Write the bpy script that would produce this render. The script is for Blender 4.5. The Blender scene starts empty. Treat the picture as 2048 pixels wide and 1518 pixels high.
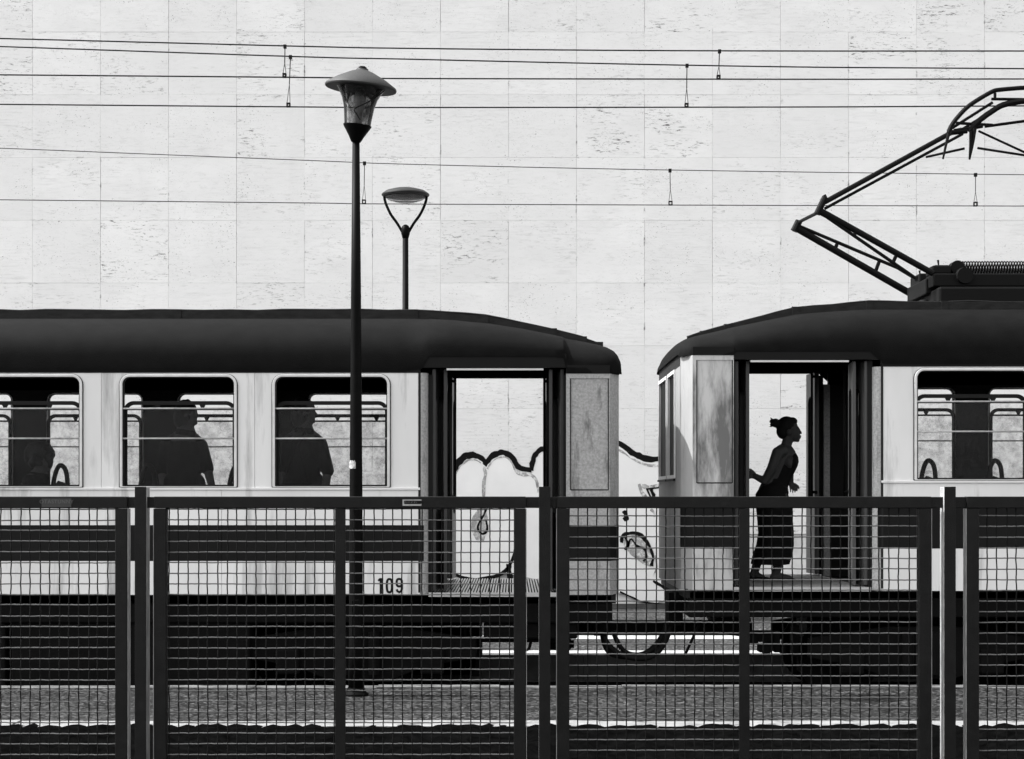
import bpy, math, random
from mathutils import Vector, Matrix, Euler
random.seed(7)
R = math.radians
scene = bpy.context.scene
COL = scene.collection

# ------------------------------------------------------------------ camera
F = 3360.0            # focal length in photo pixels (2048 wide)
CZ = 1.57             # eye height above the platforms
cam_d = bpy.data.cameras.new('camera')
cam = bpy.data.objects.new('camera', cam_d); COL.objects.link(cam)
cam.location = (0, 0, CZ); cam.rotation_euler = (R(90), 0, 0)
cam_d.sensor_width = 36; cam_d.lens = 36 * F / 2048
cam_d.shift_y = 231 / 2048; cam_d.clip_end = 2000; cam_d.clip_start = .05
scene.camera = cam

# ------------------------------------------------------------------ light
SUN_EL, SUN_AZ = 50, 272          # azimuth clockwise from +Y (away from camera): sun stands to the left
w = bpy.data.worlds.new('World'); scene.world = w; w.use_nodes = True
nt = w.node_tree; nt.nodes.clear()
sky = nt.nodes.new('ShaderNodeTexSky'); sky.sky_type = 'NISHITA'; sky.sun_disc = False
sky.sun_elevation = R(SUN_EL); sky.sun_rotation = R(SUN_AZ); sky.dust_density = 2.0
bw = nt.nodes.new('ShaderNodeRGBToBW')
bg = nt.nodes.new('ShaderNodeBackground'); bg.inputs[1].default_value = .15
wo = nt.nodes.new('ShaderNodeOutputWorld')
nt.links.new(sky.outputs[0], bw.inputs[0]); nt.links.new(bw.outputs[0], bg.inputs[0]); nt.links.new(bg.outputs[0], wo.inputs[0])
sd = bpy.data.lights.new('sun', 'SUN'); sd.energy = 2.5; sd.angle = R(.5)
sun = bpy.data.objects.new('sun', sd); COL.objects.link(sun)
to_sun = Vector((math.sin(R(SUN_AZ)) * math.cos(R(SUN_EL)), math.cos(R(SUN_AZ)) * math.cos(R(SUN_EL)), math.sin(R(SUN_EL))))
sun.rotation_euler = to_sun.to_track_quat('Z', 'Y').to_euler(); sun.location = (-20, -5, 30)
vs = scene.view_settings
vs.view_transform = 'Standard'; vs.look = 'None'; vs.gamma = 1; vs.exposure = 2.08; vs.use_curve_mapping = False

# ------------------------------------------------------------------ helpers
def P(px, py, d):                     # photo pixel at distance d -> world point
    return Vector(((px - 1024) * d / F, d, CZ + (990 - py) * d / F))
def PX(px, d): return (px - 1024) * d / F
def PZ(py, d): return CZ + (990 - py) * d / F

class MB:
    def __init__(s): s.v = []; s.f = []
    def add(s, vs_, fs):
        o = len(s.v); s.v += [tuple(v) for v in vs_]; s.f += [tuple(i + o for i in f) for f in fs]; return s
    def box(s, x0, x1, y0, y1, z0, z1):
        x0, x1 = min(x0, x1), max(x0, x1); y0, y1 = min(y0, y1), max(y0, y1); z0, z1 = min(z0, z1), max(z0, z1)
        return s.add([(x, y, z) for x in (x0, x1) for y in (y0, y1) for z in (z0, z1)],
                     [(0, 1, 3, 2), (4, 6, 7, 5), (0, 4, 5, 1), (2, 3, 7, 6), (0, 2, 6, 4), (1, 5, 7, 3)])
    def prism_y(s, pts, y0, y1):      # polygon (x,z) extruded along y
        n = len(pts)
        a = sum(pts[i][0] * pts[(i + 1) % n][1] - pts[(i + 1) % n][0] * pts[i][1] for i in range(n))
        if a < 0: pts = pts[::-1]
        y0, y1 = min(y0, y1), max(y0, y1)
        return s.add([(x, y0, z) for x, z in pts] + [(x, y1, z) for x, z in pts],
                     [tuple(range(n)), tuple(range(2 * n - 1, n - 1, -1))] + [(i, i + n, (i + 1) % n + n, (i + 1) % n) for i in range(n)])
    def tube(s, pts, r, n=8, cap=True):
        pts = [Vector(p) for p in pts]; rs = r if isinstance(r, (list, tuple)) else [r] * len(pts)
        o = len(s.v); up = None
        for i, p in enumerate(pts):
            t = (pts[min(i + 1, len(pts) - 1)] - pts[max(i - 1, 0)]).normalized()
            if up is None:
                up = Vector((0, 0, 1)) if abs(t.z) < .9 else Vector((0, 1, 0))
            a = t.cross(up).normalized(); b = a.cross(t).normalized(); up = b
            for k in range(n):
                c = 2 * math.pi * k / n
                s.v.append(tuple(p + (a * math.cos(c) + b * math.sin(c)) * rs[i]))
        for i in range(len(pts) - 1):
            for k in range(n):
                s.f.append((o + i * n + k, o + i * n + (k + 1) % n, o + (i + 1) * n + (k + 1) % n, o + (i + 1) * n + k))
        if cap:
            s.f.append(tuple(o + k for k in range(n - 1, -1, -1))); e = o + (len(pts) - 1) * n
            s.f.append(tuple(e + k for k in range(n)))
        return s
    def bar(s, p, q, w, h=None):      # rectangular bar between two points: w across in the xz plane, h in y
        h = h or w; p = Vector(p); q = Vector(q); t = (q - p).normalized()
        a = Vector((0, 1, 0)); a = (a - t * a.dot(t)).normalized() * h / 2; b = t.cross(a).normalized() * w / 2
        vs_ = [e + i * a + j * b for e in (p, q) for i, j in ((-1, -1), (1, -1), (1, 1), (-1, 1))]
        return s.add(vs_, [(3, 2, 1, 0), (4, 5, 6, 7)] + [(i, (i + 1) % 4, (i + 1) % 4 + 4, i + 4) for i in range(4)])
    def lathe(s, prof, c=(0, 0, 0), n=28, close=True):   # prof: (r, z)
        o = len(s.v)
        for r, z in prof:
            for k in range(n):
                a = 2 * math.pi * k / n
                s.v.append((c[0] + r * math.cos(a), c[1] + r * math.sin(a), c[2] + z))
        for i in range(len(prof) - 1):
            for k in range(n):
                s.f.append((o + i * n + k, o + i * n + (k + 1) % n, o + (i + 1) * n + (k + 1) % n, o + (i + 1) * n + k))
        if close:
            s.f.append(tuple(o + k for k in range(n - 1, -1, -1))); e = o + (len(prof) - 1) * n
            s.f.append(tuple(e + k for k in range(n)))
        return s
    def wheel(s, c, prof, n=28):       # lathe about the y axis
        m = MB().lathe(prof, n=n)
        return s.add([(c[0] + x, c[1] + z, c[2] - y) for x, y, z in m.v], m.f)
    def ell(s, c, r, rot=None, nu=14, nv=10):
        c = Vector(c); r = (r, r, r) if isinstance(r, (int, float)) else r
        M_ = rot.to_matrix() if rot else Matrix.Identity(3)
        vs_ = []
        for j in range(1, nv):
            th = math.pi * j / nv
            for k in range(nu):
                a = 2 * math.pi * k / nu
                vs_.append(c + M_ @ Vector((r[0] * math.sin(th) * math.cos(a), r[1] * math.sin(th) * math.sin(a), r[2] * math.cos(th))))
        top = len(vs_); vs_ += [c + M_ @ Vector((0, 0, r[2])), c - M_ @ Vector((0, 0, r[2]))]
        fs = [(j * nu + k, (j + 1) * nu + k, (j + 1) * nu + (k + 1) % nu, j * nu + (k + 1) % nu) for j in range(nv - 2) for k in range(nu)]
        fs += [(top, k, (k + 1) % nu) for k in range(nu)] + [(top + 1, (nv - 2) * nu + (k + 1) % nu, (nv - 2) * nu + k) for k in range(nu)]
        return s.add(vs_, fs)
    def capsule(s, p, q, r0, r1, n=12):
        p = Vector(p); q = Vector(q); t = (q - p).normalized(); pts = []; rs = []
        for k in range(5):
            a = math.pi / 2 * (k / 4); pts.append(p - t * r0 * math.cos(a)); rs.append(max(r0 * math.sin(a), r0 * .02))
        for k in range(5):
            a = math.pi / 2 * (k / 4); pts.append(q + t * r1 * math.sin(a)); rs.append(max(r1 * math.cos(a), r1 * .02))
        return s.tube(pts, rs, n)
    def limb(s, pts, rs):
        for i in range(len(pts) - 1): s.capsule(pts[i], pts[i + 1], rs[i], rs[i + 1])
        return s
    def mesh(s, name, off=(0, 0, 0)):
        m = bpy.data.meshes.new(name)
        m.from_pydata([(v[0] - off[0], v[1] - off[1], v[2] - off[2]) for v in s.v], [], s.f); m.update(); return m
    def build(s, name, mt, parent=None, smooth=False, bevel=0, label=None, kind=None):
        o = bpy.data.objects.new(name, None) if False else None
        off = wloc(parent)
        m = s.mesh(name, off); m.materials.append(mt)
        if smooth: m.shade_smooth()
        o = bpy.data.objects.new(name, m); COL.objects.link(o)
        if parent is not None: o.parent = parent
        if bevel:
            b = o.modifiers.new('bevel', 'BEVEL'); b.width = bevel; b.segments = 2; b.limit_method = 'ANGLE'
        if smooth == 'auto':
            m.shade_smooth(); m.set_sharp_from_angle(angle=R(35))
        if label: o['label'] = label
        if kind: o['kind'] = kind
        return o
def wloc(o):
    v = Vector((0, 0, 0))
    while o is not None: v += o.location; o = o.parent
    return v
def tag(o, label=None, cat=None, group=None, kind=None):
    if label: o['label'] = label
    if cat: o['category'] = cat
    if group: o['group'] = group
    if kind: o['kind'] = kind
    return o
def thing(name, label, cat, loc=(0, 0, 0), group=None, kind=None):
    o = bpy.data.objects.new(name, None); COL.objects.link(o); o.location = loc; o.empty_display_size = .2
    return tag(o, label, cat, group, kind)
def inst(name, mesh, parent, loc, rot=(0, 0, 0)):          # a piece sharing mesh data; loc in world
    o = bpy.data.objects.new(name, mesh); COL.objects.link(o)
    o.parent = parent; o.location = Vector(loc) - wloc(parent); o.rotation_euler = rot
    return o

# rounded rectangle loop (x,z), counter-clockwise, k segments per corner
def rrect(x0, x1, z0, z1, r, k=7):
    rs = r if isinstance(r, (list, tuple)) else (r,) * 4      # order: top right, top left, bottom left, bottom right
    cs = [(x1, z1, -1, -1, 0), (x0, z1, 1, -1, 90), (x0, z0, 1, 1, 180), (x1, z0, -1, 1, 270)]
    out = []
    for (cx, cz, sx, sz, a0), rr in zip(cs, rs):
        for i in range(k + 1):
            a = R(a0 + 90 * i / k)
            out.append((cx + sx * rr + rr * math.cos(a), cz + sz * rr + rr * math.sin(a)))
    return out
def plate_hole(mb, x0, x1, z0, z1, loop, y0, y1, k=7):
    """flat plate in the xz plane with one rounded hole, between y0 and y1"""
    y0, y1 = min(y0, y1), max(y0, y1)
    n = len(loop); cor = [(x1, z1), (x0, z1), (x0, z0), (x1, z0)]
    vs_ = [(x, y0, z) for x, z in loop + cor] + [(x, y1, z) for x, z in loop + cor]; m = n + 4; fs = []
    for c in range(4):
        b = c * (k + 1)
        for i in range(k): fs.append((n + c, b + i + 1, b + i)[::-1])
        nb = ((c + 1) % 4) * (k + 1)
        fs.append((n + c, n + (c + 1) % 4, nb, b + k))
    fs = [f[::-1] if len(f) == 4 else f for f in fs]
    back = [tuple(i + m for i in f[::-1]) for f in fs]
    rim = [(i, (i + 1) % n, (i + 1) % n + m, i + m) for i in range(n)]
    out = [(n + c, n + c + m, n + (c + 1) % 4 + m, n + (c + 1) % 4) for c in range(4)]
    return mb.add(vs_, fs + back + rim + out)
def ring(mb, outer, inner, y0, y1):
    n = len(outer)
    vs_ = [(x, y, z) for y in (y0, y1) for lp in (outer, inner) for x, z in lp]
    fs = []
    for i in range(n):
        j = (i + 1) % n
        fs += [(i, j, n + j, n + i), (2 * n + i, 3 * n + i, 3 * n + j, 2 * n + j), (i, 2 * n + i, 2 * n + j, j), (n + i, n + j, 3 * n + j, 3 * n + i)]
    return mb.add(vs_, fs)
def stroke(mb, pts, w, y, t=.003, closed=False, jit=0, taper=None):
    """painted stroke in the xz plane with its front at y"""
    n = len(pts); L = []; Rr = []
    def wob():
        r_ = [random.uniform(-jit, jit) for _ in range(n // 5 + 3)]
        return [1 + (r_[i // 5] * (1 - i % 5 / 5) + r_[i // 5 + 1] * (i % 5 / 5)) + random.uniform(-jit, jit) * .12 for i in range(n)]
    wa, wb = wob(), wob()
    for i in range(n):
        a = pts[(i - 1) % n] if closed or i > 0 else pts[0]; b = pts[(i + 1) % n] if closed or i < n - 1 else pts[-1]
        dx, dz = b[0] - a[0], b[1] - a[1]; l = math.hypot(dx, dz) or 1
        ww = (w if taper is None else w * taper[i]) / 2
        j1, j2 = wa[i], wb[i]
        L.append((pts[i][0] - dz / l * ww * j1, pts[i][1] + dx / l * ww * j1)); Rr.append((pts[i][0] + dz / l * ww * j2, pts[i][1] - dx / l * ww * j2))
    vs_ = [(x, y, z) for x, z in L + Rr] + [(x, y + t, z) for x, z in L + Rr]; m = 2 * n
    for i in range(n if closed else n - 1):
        j = (i + 1) % n
        mb.add([], []); o = len(mb.v)
    fs = []
    for i in range(n if closed else n - 1):
        j = (i + 1) % n
        fs += [(i, n + i, n + j, j), (m + i, m + j, m + n + j, m + n + i), (i, j, m + j, m + i), (n + i, m + n + i, m + n + j, n + j)]
    return mb.add(vs_, fs)
def spline(pts, n=6):
    out = []
    for i in range(len(pts) - 1):
        p0 = pts[max(i - 1, 0)]; p1 = pts[i]; p2 = pts[i + 1]; p3 = pts[min(i + 2, len(pts) - 1)]
        for k in range(n):
            t = k / n
            out.append(tuple(.5 * ((2 * b) + (c - a) * t + (2 * a - 5 * b + 4 * c - d) * t * t + (-a + 3 * b - 3 * c + d) * t ** 3) for a, b, c, d in zip(p0, p1, p2, p3)))
    return out + [tuple(pts[-1])]

# ------------------------------------------------------------------ materials (a monochrome place: all greys)
def g(v): return (v, v, v, 1)
def mat(name, c, rough=.6, metal=0, var=.0, scale=6, stretch=(1, 1, 1), bump=0, bscale=60, dirt=None, spec=.5):
    """grey with two scales of uneven colour; dirt=(grey, threshold, scale, stretch) adds shaped stains"""
    m = bpy.data.materials.new(name); m.use_nodes = True; n = m.node_tree.nodes; l = m.node_tree.links
    b = n['Principled BSDF']; b.inputs['Roughness'].default_value = rough; b.inputs['Metallic'].default_value = metal
    b.inputs['Specular IOR Level'].default_value = spec
    geo = n.new('ShaderNodeNewGeometry')
    def noise(sc, st=(1, 1, 1), det=5, ro=.6):
        mp = n.new('ShaderNodeMapping'); mp.inputs['Scale'].default_value = st; l.new(geo.outputs['Position'], mp.inputs[0])
        t = n.new('ShaderNodeTexNoise'); t.inputs['Scale'].default_value = sc; t.inputs['Detail'].default_value = det; t.inputs['Roughness'].default_value = ro
        l.new(mp.outputs[0], t.inputs[0]); return t.outputs[0]
    def ramp(f, a, b_):
        r = n.new('ShaderNodeMapRange'); r.inputs[1].default_value = a; r.inputs[2].default_value = b_; l.new(f, r.inputs[0]); return r.outputs[0]
    def mix(f, a, b_):
        x = n.new('ShaderNodeMix'); x.data_type = 'RGBA'
        for s_, v in ((0, f), (6, a), (7, b_)):
            if hasattr(v, 'is_output'): l.new(v, x.inputs[s_])
            else: x.inputs[s_].default_value = g(v) if s_ else v
        return x.outputs[2]
    col = c
    if var: col = mix(ramp(noise(scale, stretch), .3, .7), c * (1 - var), c * (1 + var))
    if dirt:
        dg, th, ds, dst = dirt
        col = mix(ramp(noise(ds, dst, 8, .65), th, th + .12), col, dg)
    if hasattr(col, 'is_output'): l.new(col, b.inputs['Base Color'])
    else: b.inputs['Base Color'].default_value = g(c)
    if bump:
        bp = n.new('ShaderNodeBump'); bp.inputs['Strength'].default_value = bump; bp.inputs['Distance'].default_value = .01
        l.new(noise(bscale), bp.inputs['Height']); l.new(bp.outputs[0], b.inputs['Normal'])
    m['mix'] = 0
    return m

def travertine():
    m = bpy.data.materials.new('travertine'); m.use_nodes = True; n = m.node_tree.nodes; l = m.node_tree.links
    b = n['Principled BSDF']; b.inputs['Roughness'].default_value = .8
    geo = n.new('ShaderNodeNewGeometry'); oi = n.new('ShaderNodeObjectInfo')
    off = n.new('ShaderNodeVectorMath'); off.operation = 'SCALE'; cx = n.new('ShaderNodeCombineXYZ')
    l.new(oi.outputs['Random'], cx.inputs[0]); l.new(oi.outputs['Random'], cx.inputs[2]); l.new(cx.outputs[0], off.inputs[0]); off.inputs[3].default_value = 37
    pos = n.new('ShaderNodeVectorMath'); pos.operation = 'ADD'; l.new(geo.outputs['Position'], pos.inputs[0]); l.new(off.outputs[0], pos.inputs[1])
    def noise(src, sc, st, det=6, ro=.6, dist=0):
        mp = n.new('ShaderNodeMapping'); mp.inputs['Scale'].default_value = st; l.new(src, mp.inputs[0])
        t = n.new('ShaderNodeTexNoise'); t.inputs['Scale'].default_value = sc; t.inputs['Detail'].default_value = det; t.inputs['Roughness'].default_value = ro; t.inputs['Distortion'].default_value = dist
        l.new(mp.outputs[0], t.inputs[0]); return t.outputs[0]
    def rng(f, a, b_, lo=0, hi=1):
        r = n.new('ShaderNodeMapRange'); r.inputs[1].default_value = a; r.inputs[2].default_value = b_; r.inputs[3].default_value = lo; r.inputs[4].default_value = hi; l.new(f, r.inputs[0]); return r.outputs[0]
    def mul(a, b_):
        x = n.new('ShaderNodeMath'); x.operation = 'MULTIPLY'; l.new(a, x.inputs[0])
        if hasattr(b_, 'is_output'): l.new(b_, x.inputs[1])
        else: x.inputs[1].default_value = b_
        return x.outputs[0]
    def mix(f, a, v):
        x = n.new('ShaderNodeMix'); x.data_type = 'RGBA'; l.new(f, x.inputs[0])
        if hasattr(a, 'is_output'): l.new(a, x.inputs[6])
        else: x.inputs[6].default_value = g(a)
        x.inputs[7].default_value = g(v); return x.outputs[2]
    G = geo.outputs['Position']; S = pos.outputs[0]
    # cloudy base, a little different slab by slab
    base = mix(rng(noise(S, 1.3, (1, 1, 2)), .35, .75), .76, .68)
    base = mix(mul(oi.outputs['Random'], .5), base, .66)
    bed = noise(S, 3.2, (1, 1, 11), 6, .55)                       # bedding of the stone
    base = mix(mul(mul(rng(bed, .50, .75), rng(noise(S, .9, (1, 1, 1), 2), .45, .65)), .45), base, .42)
    patch = rng(noise(S, 1.7, (1, 1, 1.8), 4), .46, .60)            # where the voids gather
    voids = rng(noise(S, 8.0, (1, 1, 5.0), 8, .78, .5), .555, .60)
    h1 = n.new('ShaderNodeMath'); h1.operation = 'MULTIPLY'; l.new(oi.outputs['Random'], h1.inputs[0]); h1.inputs[1].default_value = 13.7
    h2 = n.new('ShaderNodeMath'); h2.operation = 'FRACT'; l.new(h1.outputs[0], h2.inputs[0])
    few = rng(h2.outputs[0], .35, .95, .12, 1.0)
    base = mix(mul(mul(mul(voids, patch), few), .95), base, .04)
    specks = rng(noise(G, 34, (1, 1, 1.8), 4, .72), .63, .66)
    sp2 = rng(noise(G, 2.2, (1, 1, 1), 3), .45, .6)
    base = mix(mul(mul(specks, sp2), .9), base, .04)
    tc = n.new('ShaderNodeTexCoord'); sx = n.new('ShaderNodeSeparateXYZ'); l.new(tc.outputs['Object'], sx.inputs[0])
    def edge(o_, half, wd):
        ab = n.new('ShaderNodeMath'); ab.operation = 'ABSOLUTE'; l.new(sx.outputs[o_], ab.inputs[0]); return rng(ab.outputs[0], half - wd, half - wd * .3)
    chip = rng(noise(G, 5, (1.5, 1, 1), 6, .75), .56, .64)
    base = mix(mul(mul(edge(0, .4736, .016), chip), .8), base, .08)
    chip2 = rng(noise(G, 4, (1, 1, 2.5), 6, .75), .60, .68)
    base = mix(mul(mul(edge(2, .437, .016), chip2), .6), base, .10)
    rain = rng(noise(G, 1.1, (1.6, 1, .12), 5), .58, .8)             # faint vertical weathering
    base = mix(mul(rain, .18), base, .4)
    l.new(base, b.inputs['Base Color'])
    bp = n.new('ShaderNodeBump'); bp.inputs['Strength'].default_value = .35; bp.inputs['Distance'].default_value = .006; bp.invert = True
    l.new(voids, bp.inputs['Height']); l.new(bp.outputs[0], b.inputs['Normal'])
    return m

def asphalt(name, lo, hi, sc=70):
    m = bpy.data.materials.new(name); m.use_nodes = True; n = m.node_tree.nodes; l = m.node_tree.links
    b = n['Principled BSDF']; b.inputs['Roughness'].default_value = .9; b.inputs['Specular IOR Level'].default_value = .1
    geo = n.new('ShaderNodeNewGeometry')
    t = n.new('ShaderNodeTexVoronoi'); t.inputs['Scale'].default_value = sc; l.new(geo.outputs['Position'], t.inputs[0])
    t2 = n.new('ShaderNodeTexNoise'); t2.inputs['Scale'].default_value = 1.6; t2.inputs['Detail'].default_value = 6
    mp = n.new('ShaderNodeMapping'); mp.inputs['Scale'].default_value = (.35, 2.2, 1); l.new(geo.outputs['Position'], mp.inputs[0]); l.new(mp.outputs[0], t2.inputs[0])
    bw_ = n.new('ShaderNodeRGBToBW'); l.new(t.outputs['Color'], bw_.inputs[0])
    pw = n.new('ShaderNodeMath'); pw.operation = 'POWER'; pw.inputs[1].default_value = 3.4; l.new(bw_.outputs[0], pw.inputs[0])
    x = n.new('ShaderNodeMix'); x.data_type = 'RGBA'; l.new(pw.outputs[0], x.inputs[0]); x.inputs[6].default_value = g(lo); x.inputs[7].default_value = g(hi)
    r = n.new('ShaderNodeMapRange'); r.inputs[1].default_value = .3; r.inputs[2].default_value = .7; r.inputs[3].default_value = .55; r.inputs[4].default_value = 1.25; l.new(t2.outputs[0], r.inputs[0])
    y = n.new('ShaderNodeVectorMath'); y.operation = 'SCALE'; l.new(x.outputs[2], y.inputs[0]); l.new(r.outputs[0], y.inputs[3])
    l.new(y.outputs[0], b.inputs['Base Color'])
    bp = n.new('ShaderNodeBump'); bp.inputs['Strength'].default_value = .5; bp.inputs['Distance'].default_value = .006
    l.new(t.outputs['Distance'], bp.inputs['Height']); l.new(bp.outputs[0], b.inputs['Normal'])
    return m

def glass(name, clear, dirt_c, dirt_amt, tint=.95, rough=.05, ior=1.15):
    m = bpy.data.materials.new(name); m.use_nodes = True; n = m.node_tree.nodes; l = m.node_tree.links; n.clear()
    o = n.new('ShaderNodeOutputMaterial'); tr = n.new('ShaderNodeBsdfTransparent'); tr.inputs[0].default_value = g(tint)
    gl = n.new('ShaderNodeBsdfGlossy'); gl.inputs[1].default_value = rough; gl.inputs[0].default_value = g(.9)
    df = n.new('ShaderNodeBsdfDiffuse'); df.inputs[0].default_value = g(dirt_c)
    fr = n.new('ShaderNodeFresnel'); fr.inputs[0].default_value = ior
    a = n.new('ShaderNodeMixShader'); l.new(fr.outputs[0], a.inputs[0]); l.new(tr.outputs[0], a.inputs[1]); l.new(gl.outputs[0], a.inputs[2])
    geo = n.new('ShaderNodeNewGeometry'); t = n.new('ShaderNodeTexNoise'); t.inputs['Scale'].default_value = 9; t.inputs['Detail'].default_value = 8; t.inputs['Roughness'].default_value = .75
    l.new(geo.outputs['Position'], t.inputs[0])
    r = n.new('ShaderNodeMapRange'); r.inputs[1].default_value = .45; r.inputs[2].default_value = .75; r.inputs[3].default_value = clear; r.inputs[4].default_value = dirt_amt; l.new(t.outputs[0], r.inputs[0])
    b = n.new('ShaderNodeMixShader'); l.new(r.outputs[0], b.inputs[0]); l.new(a.outputs[0], b.inputs[1]); l.new(df.outputs[0], b.inputs[2])
    l.new(b.outputs[0], o.inputs[0]); return m

M_trav = travertine()
M_asph = asphalt('asphalt_near', .003, .115, 44)
M_asph2 = asphalt('asphalt_far', .012, .17, 50)
M_soil = mat('dark_soil', .002, 1, spec=0, var=.6, scale=9, bump=.8, bscale=40)
M_bed = mat('oily_ballast', .005, .9, var=.5, scale=14, bump=1, bscale=30)
M_kerb = mat('kerb_stone', .18, .85, var=.25, scale=7, bump=.6, bscale=30, dirt=(.05, .54, 5, (1, 2, 1)), spec=.1)
M_kerb2 = mat('worn_edge_stone', .11, .85, var=.4, scale=7, bump=.6, bscale=30, dirt=(.02, .5, 5, (1, 3, 1)), spec=.1)
M_line = mat('worn_white_paint', .30, .7, var=.2, scale=8, dirt=(.12, .57, 7, (.6, 2, 1)))
M_white = mat('cream_coach_paint', .60, .5, var=.09, scale=1.6, stretch=(1, 1, .35), bump=.04, bscale=5, dirt=(.30, .52, 2.2, (1.3, 1, .16)))
M_whitedirty = mat('rust_streaked_coach_paint', .42, .5, var=.16, scale=2.2, stretch=(1.6, 1, .35), bump=.06, bscale=7, dirt=(.10, .50, 1.9, (1.6, 1, .35)))
M_endwall = mat('grimy_end_wall', .21, .6, var=.2, scale=3, stretch=(1, 1, .3), dirt=(.08, .56, 3, (1, 2, .2)))
M_bars = mat('worn_bar_paint', .30, .4, var=.3, scale=20)
M_greypaint = mat('dull_vestibule_paint', .27, .65, var=.3, scale=55, bump=.1, bscale=120, dirt=(.10, .56, 5, (2, 2, .4)))
M_dark = mat('dark_coach_paint', .0045, .6, var=.15, scale=3, bump=.05, bscale=9, spec=.12)
M_roof = mat('tarred_roof', .003, .8, var=.35, scale=7, bump=.25, bscale=90, spec=.06)
M_board = mat('roof_board', .012, .75, var=.4, scale=9, stretch=(1, 1, 3), bump=.25, bscale=50, spec=.15)
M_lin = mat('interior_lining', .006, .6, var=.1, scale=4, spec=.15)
M_black = mat('underframe_black', .002, .8, var=.4, scale=9, bump=.3, bscale=60, spec=.08)
M_rub = mat('rubber', .006, .7, spec=.15)
M_gasket = mat('window_gasket', .012, .6, spec=.15)
M_alu = mat('brushed_aluminium', .55, .32, metal=1, var=.1, scale=30, stretch=(1, 1, 8))
M_frame = mat('window_frame_paint', .52, .4, var=.1, scale=12, dirt=(.12, .66, 16, (1, 1, 1)))
M_leaf = mat('door_leaf_grey', .022, .38, spec=.3, var=.2, scale=3, stretch=(1, 1, .3))
M_leaf_lit = mat('door_leaf_lit', .045, .35, spec=.3, var=.2, scale=3, stretch=(1, 1, .3))  # lit copy of the door leaf grey, light put into the colour
M_pole = mat('lamp_post_black', .0025, .5, spec=.04, var=.25, scale=12, bump=.1, bscale=120)
M_fence = mat('fence_iron', .005, .45, spec=.14, var=.35, scale=14, bump=.25, bscale=200, dirt=(.012, .62, 8, (1, 1, 1)))
M_wire_lit = mat('wire_lit', .13, .45, spec=.2)  # horizontal wires only: sunlit tops painted as a paler colour
M_wire_dark = mat('wire_dark', .005, .6, spec=.08)  # the same wire run upright, coloured dark as if unlit
M_side_lit = mat('fence_side_lit', .26, .5, var=.35, scale=30, stretch=(1, 1, .4), spec=.3)  # light on the fence sides, painted as a pale colour
M_cat = mat('overhead_copper', .006, .6, spec=.15)
M_iron = mat('pantograph_iron', .004, .6, spec=.08)
M_hood = mat('lamp_hood', .035, .6, spec=.15, var=.12, scale=60, bump=.2, bscale=200)
M_glass = glass('dirty_window_glass', .0, .035, .30)
M_bowl = glass('weathered_lamp_bowl', .12, .03, .9, .8, .12, 1.3)
M_lens = glass('lamp_lens', .25, .3, .6, .85, .1)
M_dglass = mat('cab_window_glass', .003, .5, spec=.04)
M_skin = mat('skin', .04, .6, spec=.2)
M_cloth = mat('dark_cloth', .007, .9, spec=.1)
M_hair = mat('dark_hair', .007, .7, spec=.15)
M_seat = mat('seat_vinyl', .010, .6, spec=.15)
M_gwhite = mat('graffiti_white', .78, .7, var=.04, scale=3)
M_gblack = mat('number_black', .008, .7, var=.3, scale=18, spec=.1)
M_spray = mat('spray_black', .008, .8, dirt=(.6, .66, 26, (1, 1, 1)), spec=.05)
M_ggrey = mat('graffiti_grey', .30, .8, var=.5, scale=14, dirt=(.7, .5, 16, (1, 1, 1)))
M_plate = mat('plaque', .28, .6, var=.2, scale=60)
M_leafg = mat('weed_leaf', .07, .6)

# ------------------------------------------------------------------ ground, platforms, track bed
Y_NEAR0, Y_NEAR1 = 11.34, 13.83          # near platform
Y_FAR0 = 16.5                            # far platform edge
Y_WALL = 23.4
gnd = MB().add([(-300, -300, -.5), (300, -300, -.5), (300, 300, -.5), (-300, 300, -.5)], [(0, 1, 2, 3)]).build('ground', M_soil)
tag(gnd, 'wide dark earth under the whole station yard', 'ground', kind='structure')
gs = MB()
nx, ny = 420, 30
for j in range(ny + 1):
    for i in range(nx + 1):
        x = -11 + 22 * i / nx; y = 4.2 + (Y_NEAR0 - 4.2) * j / ny
        z = -.02 + (random.uniform(-.02, .03) + .012 * math.sin(x * 3.1 + y * 2) if 0 < j < ny - 1 else 0)
        if j == ny: y += .04 + random.uniform(-.04, .05); z = .008 + random.uniform(-.008, .016)
        if j == ny - 1: z = .0 + random.uniform(0, .03)
        gs.v.append((x, y, z))
for j in range(ny):
    for i in range(nx):
        a = j * (nx + 1) + i; gs.f.append((a, a + 1, a + nx + 2, a + nx + 1))
tag(gs.build('soil_strip', M_soil, smooth=True), 'strip of dark bare soil under the mesh fence', 'soil', kind='structure')
tag(MB().box(-40, 40, -30, 4.2, -.45, -.105).build('forecourt', M_asph2), 'asphalt forecourt in front of the fence', 'forecourt', kind='structure')
tag(MB().box(-40, -11, 4.2, Y_NEAR0, -.45, -.024).build('verge', M_soil), 'dark soil verge beyond the fence end', 'verge', kind='structure')
tag(MB().box(11, 40, 4.2, Y_NEAR0, -.45, -.024).build('verge', M_soil), 'dark soil verge past the last fence post', 'verge', kind='structure')

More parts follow.
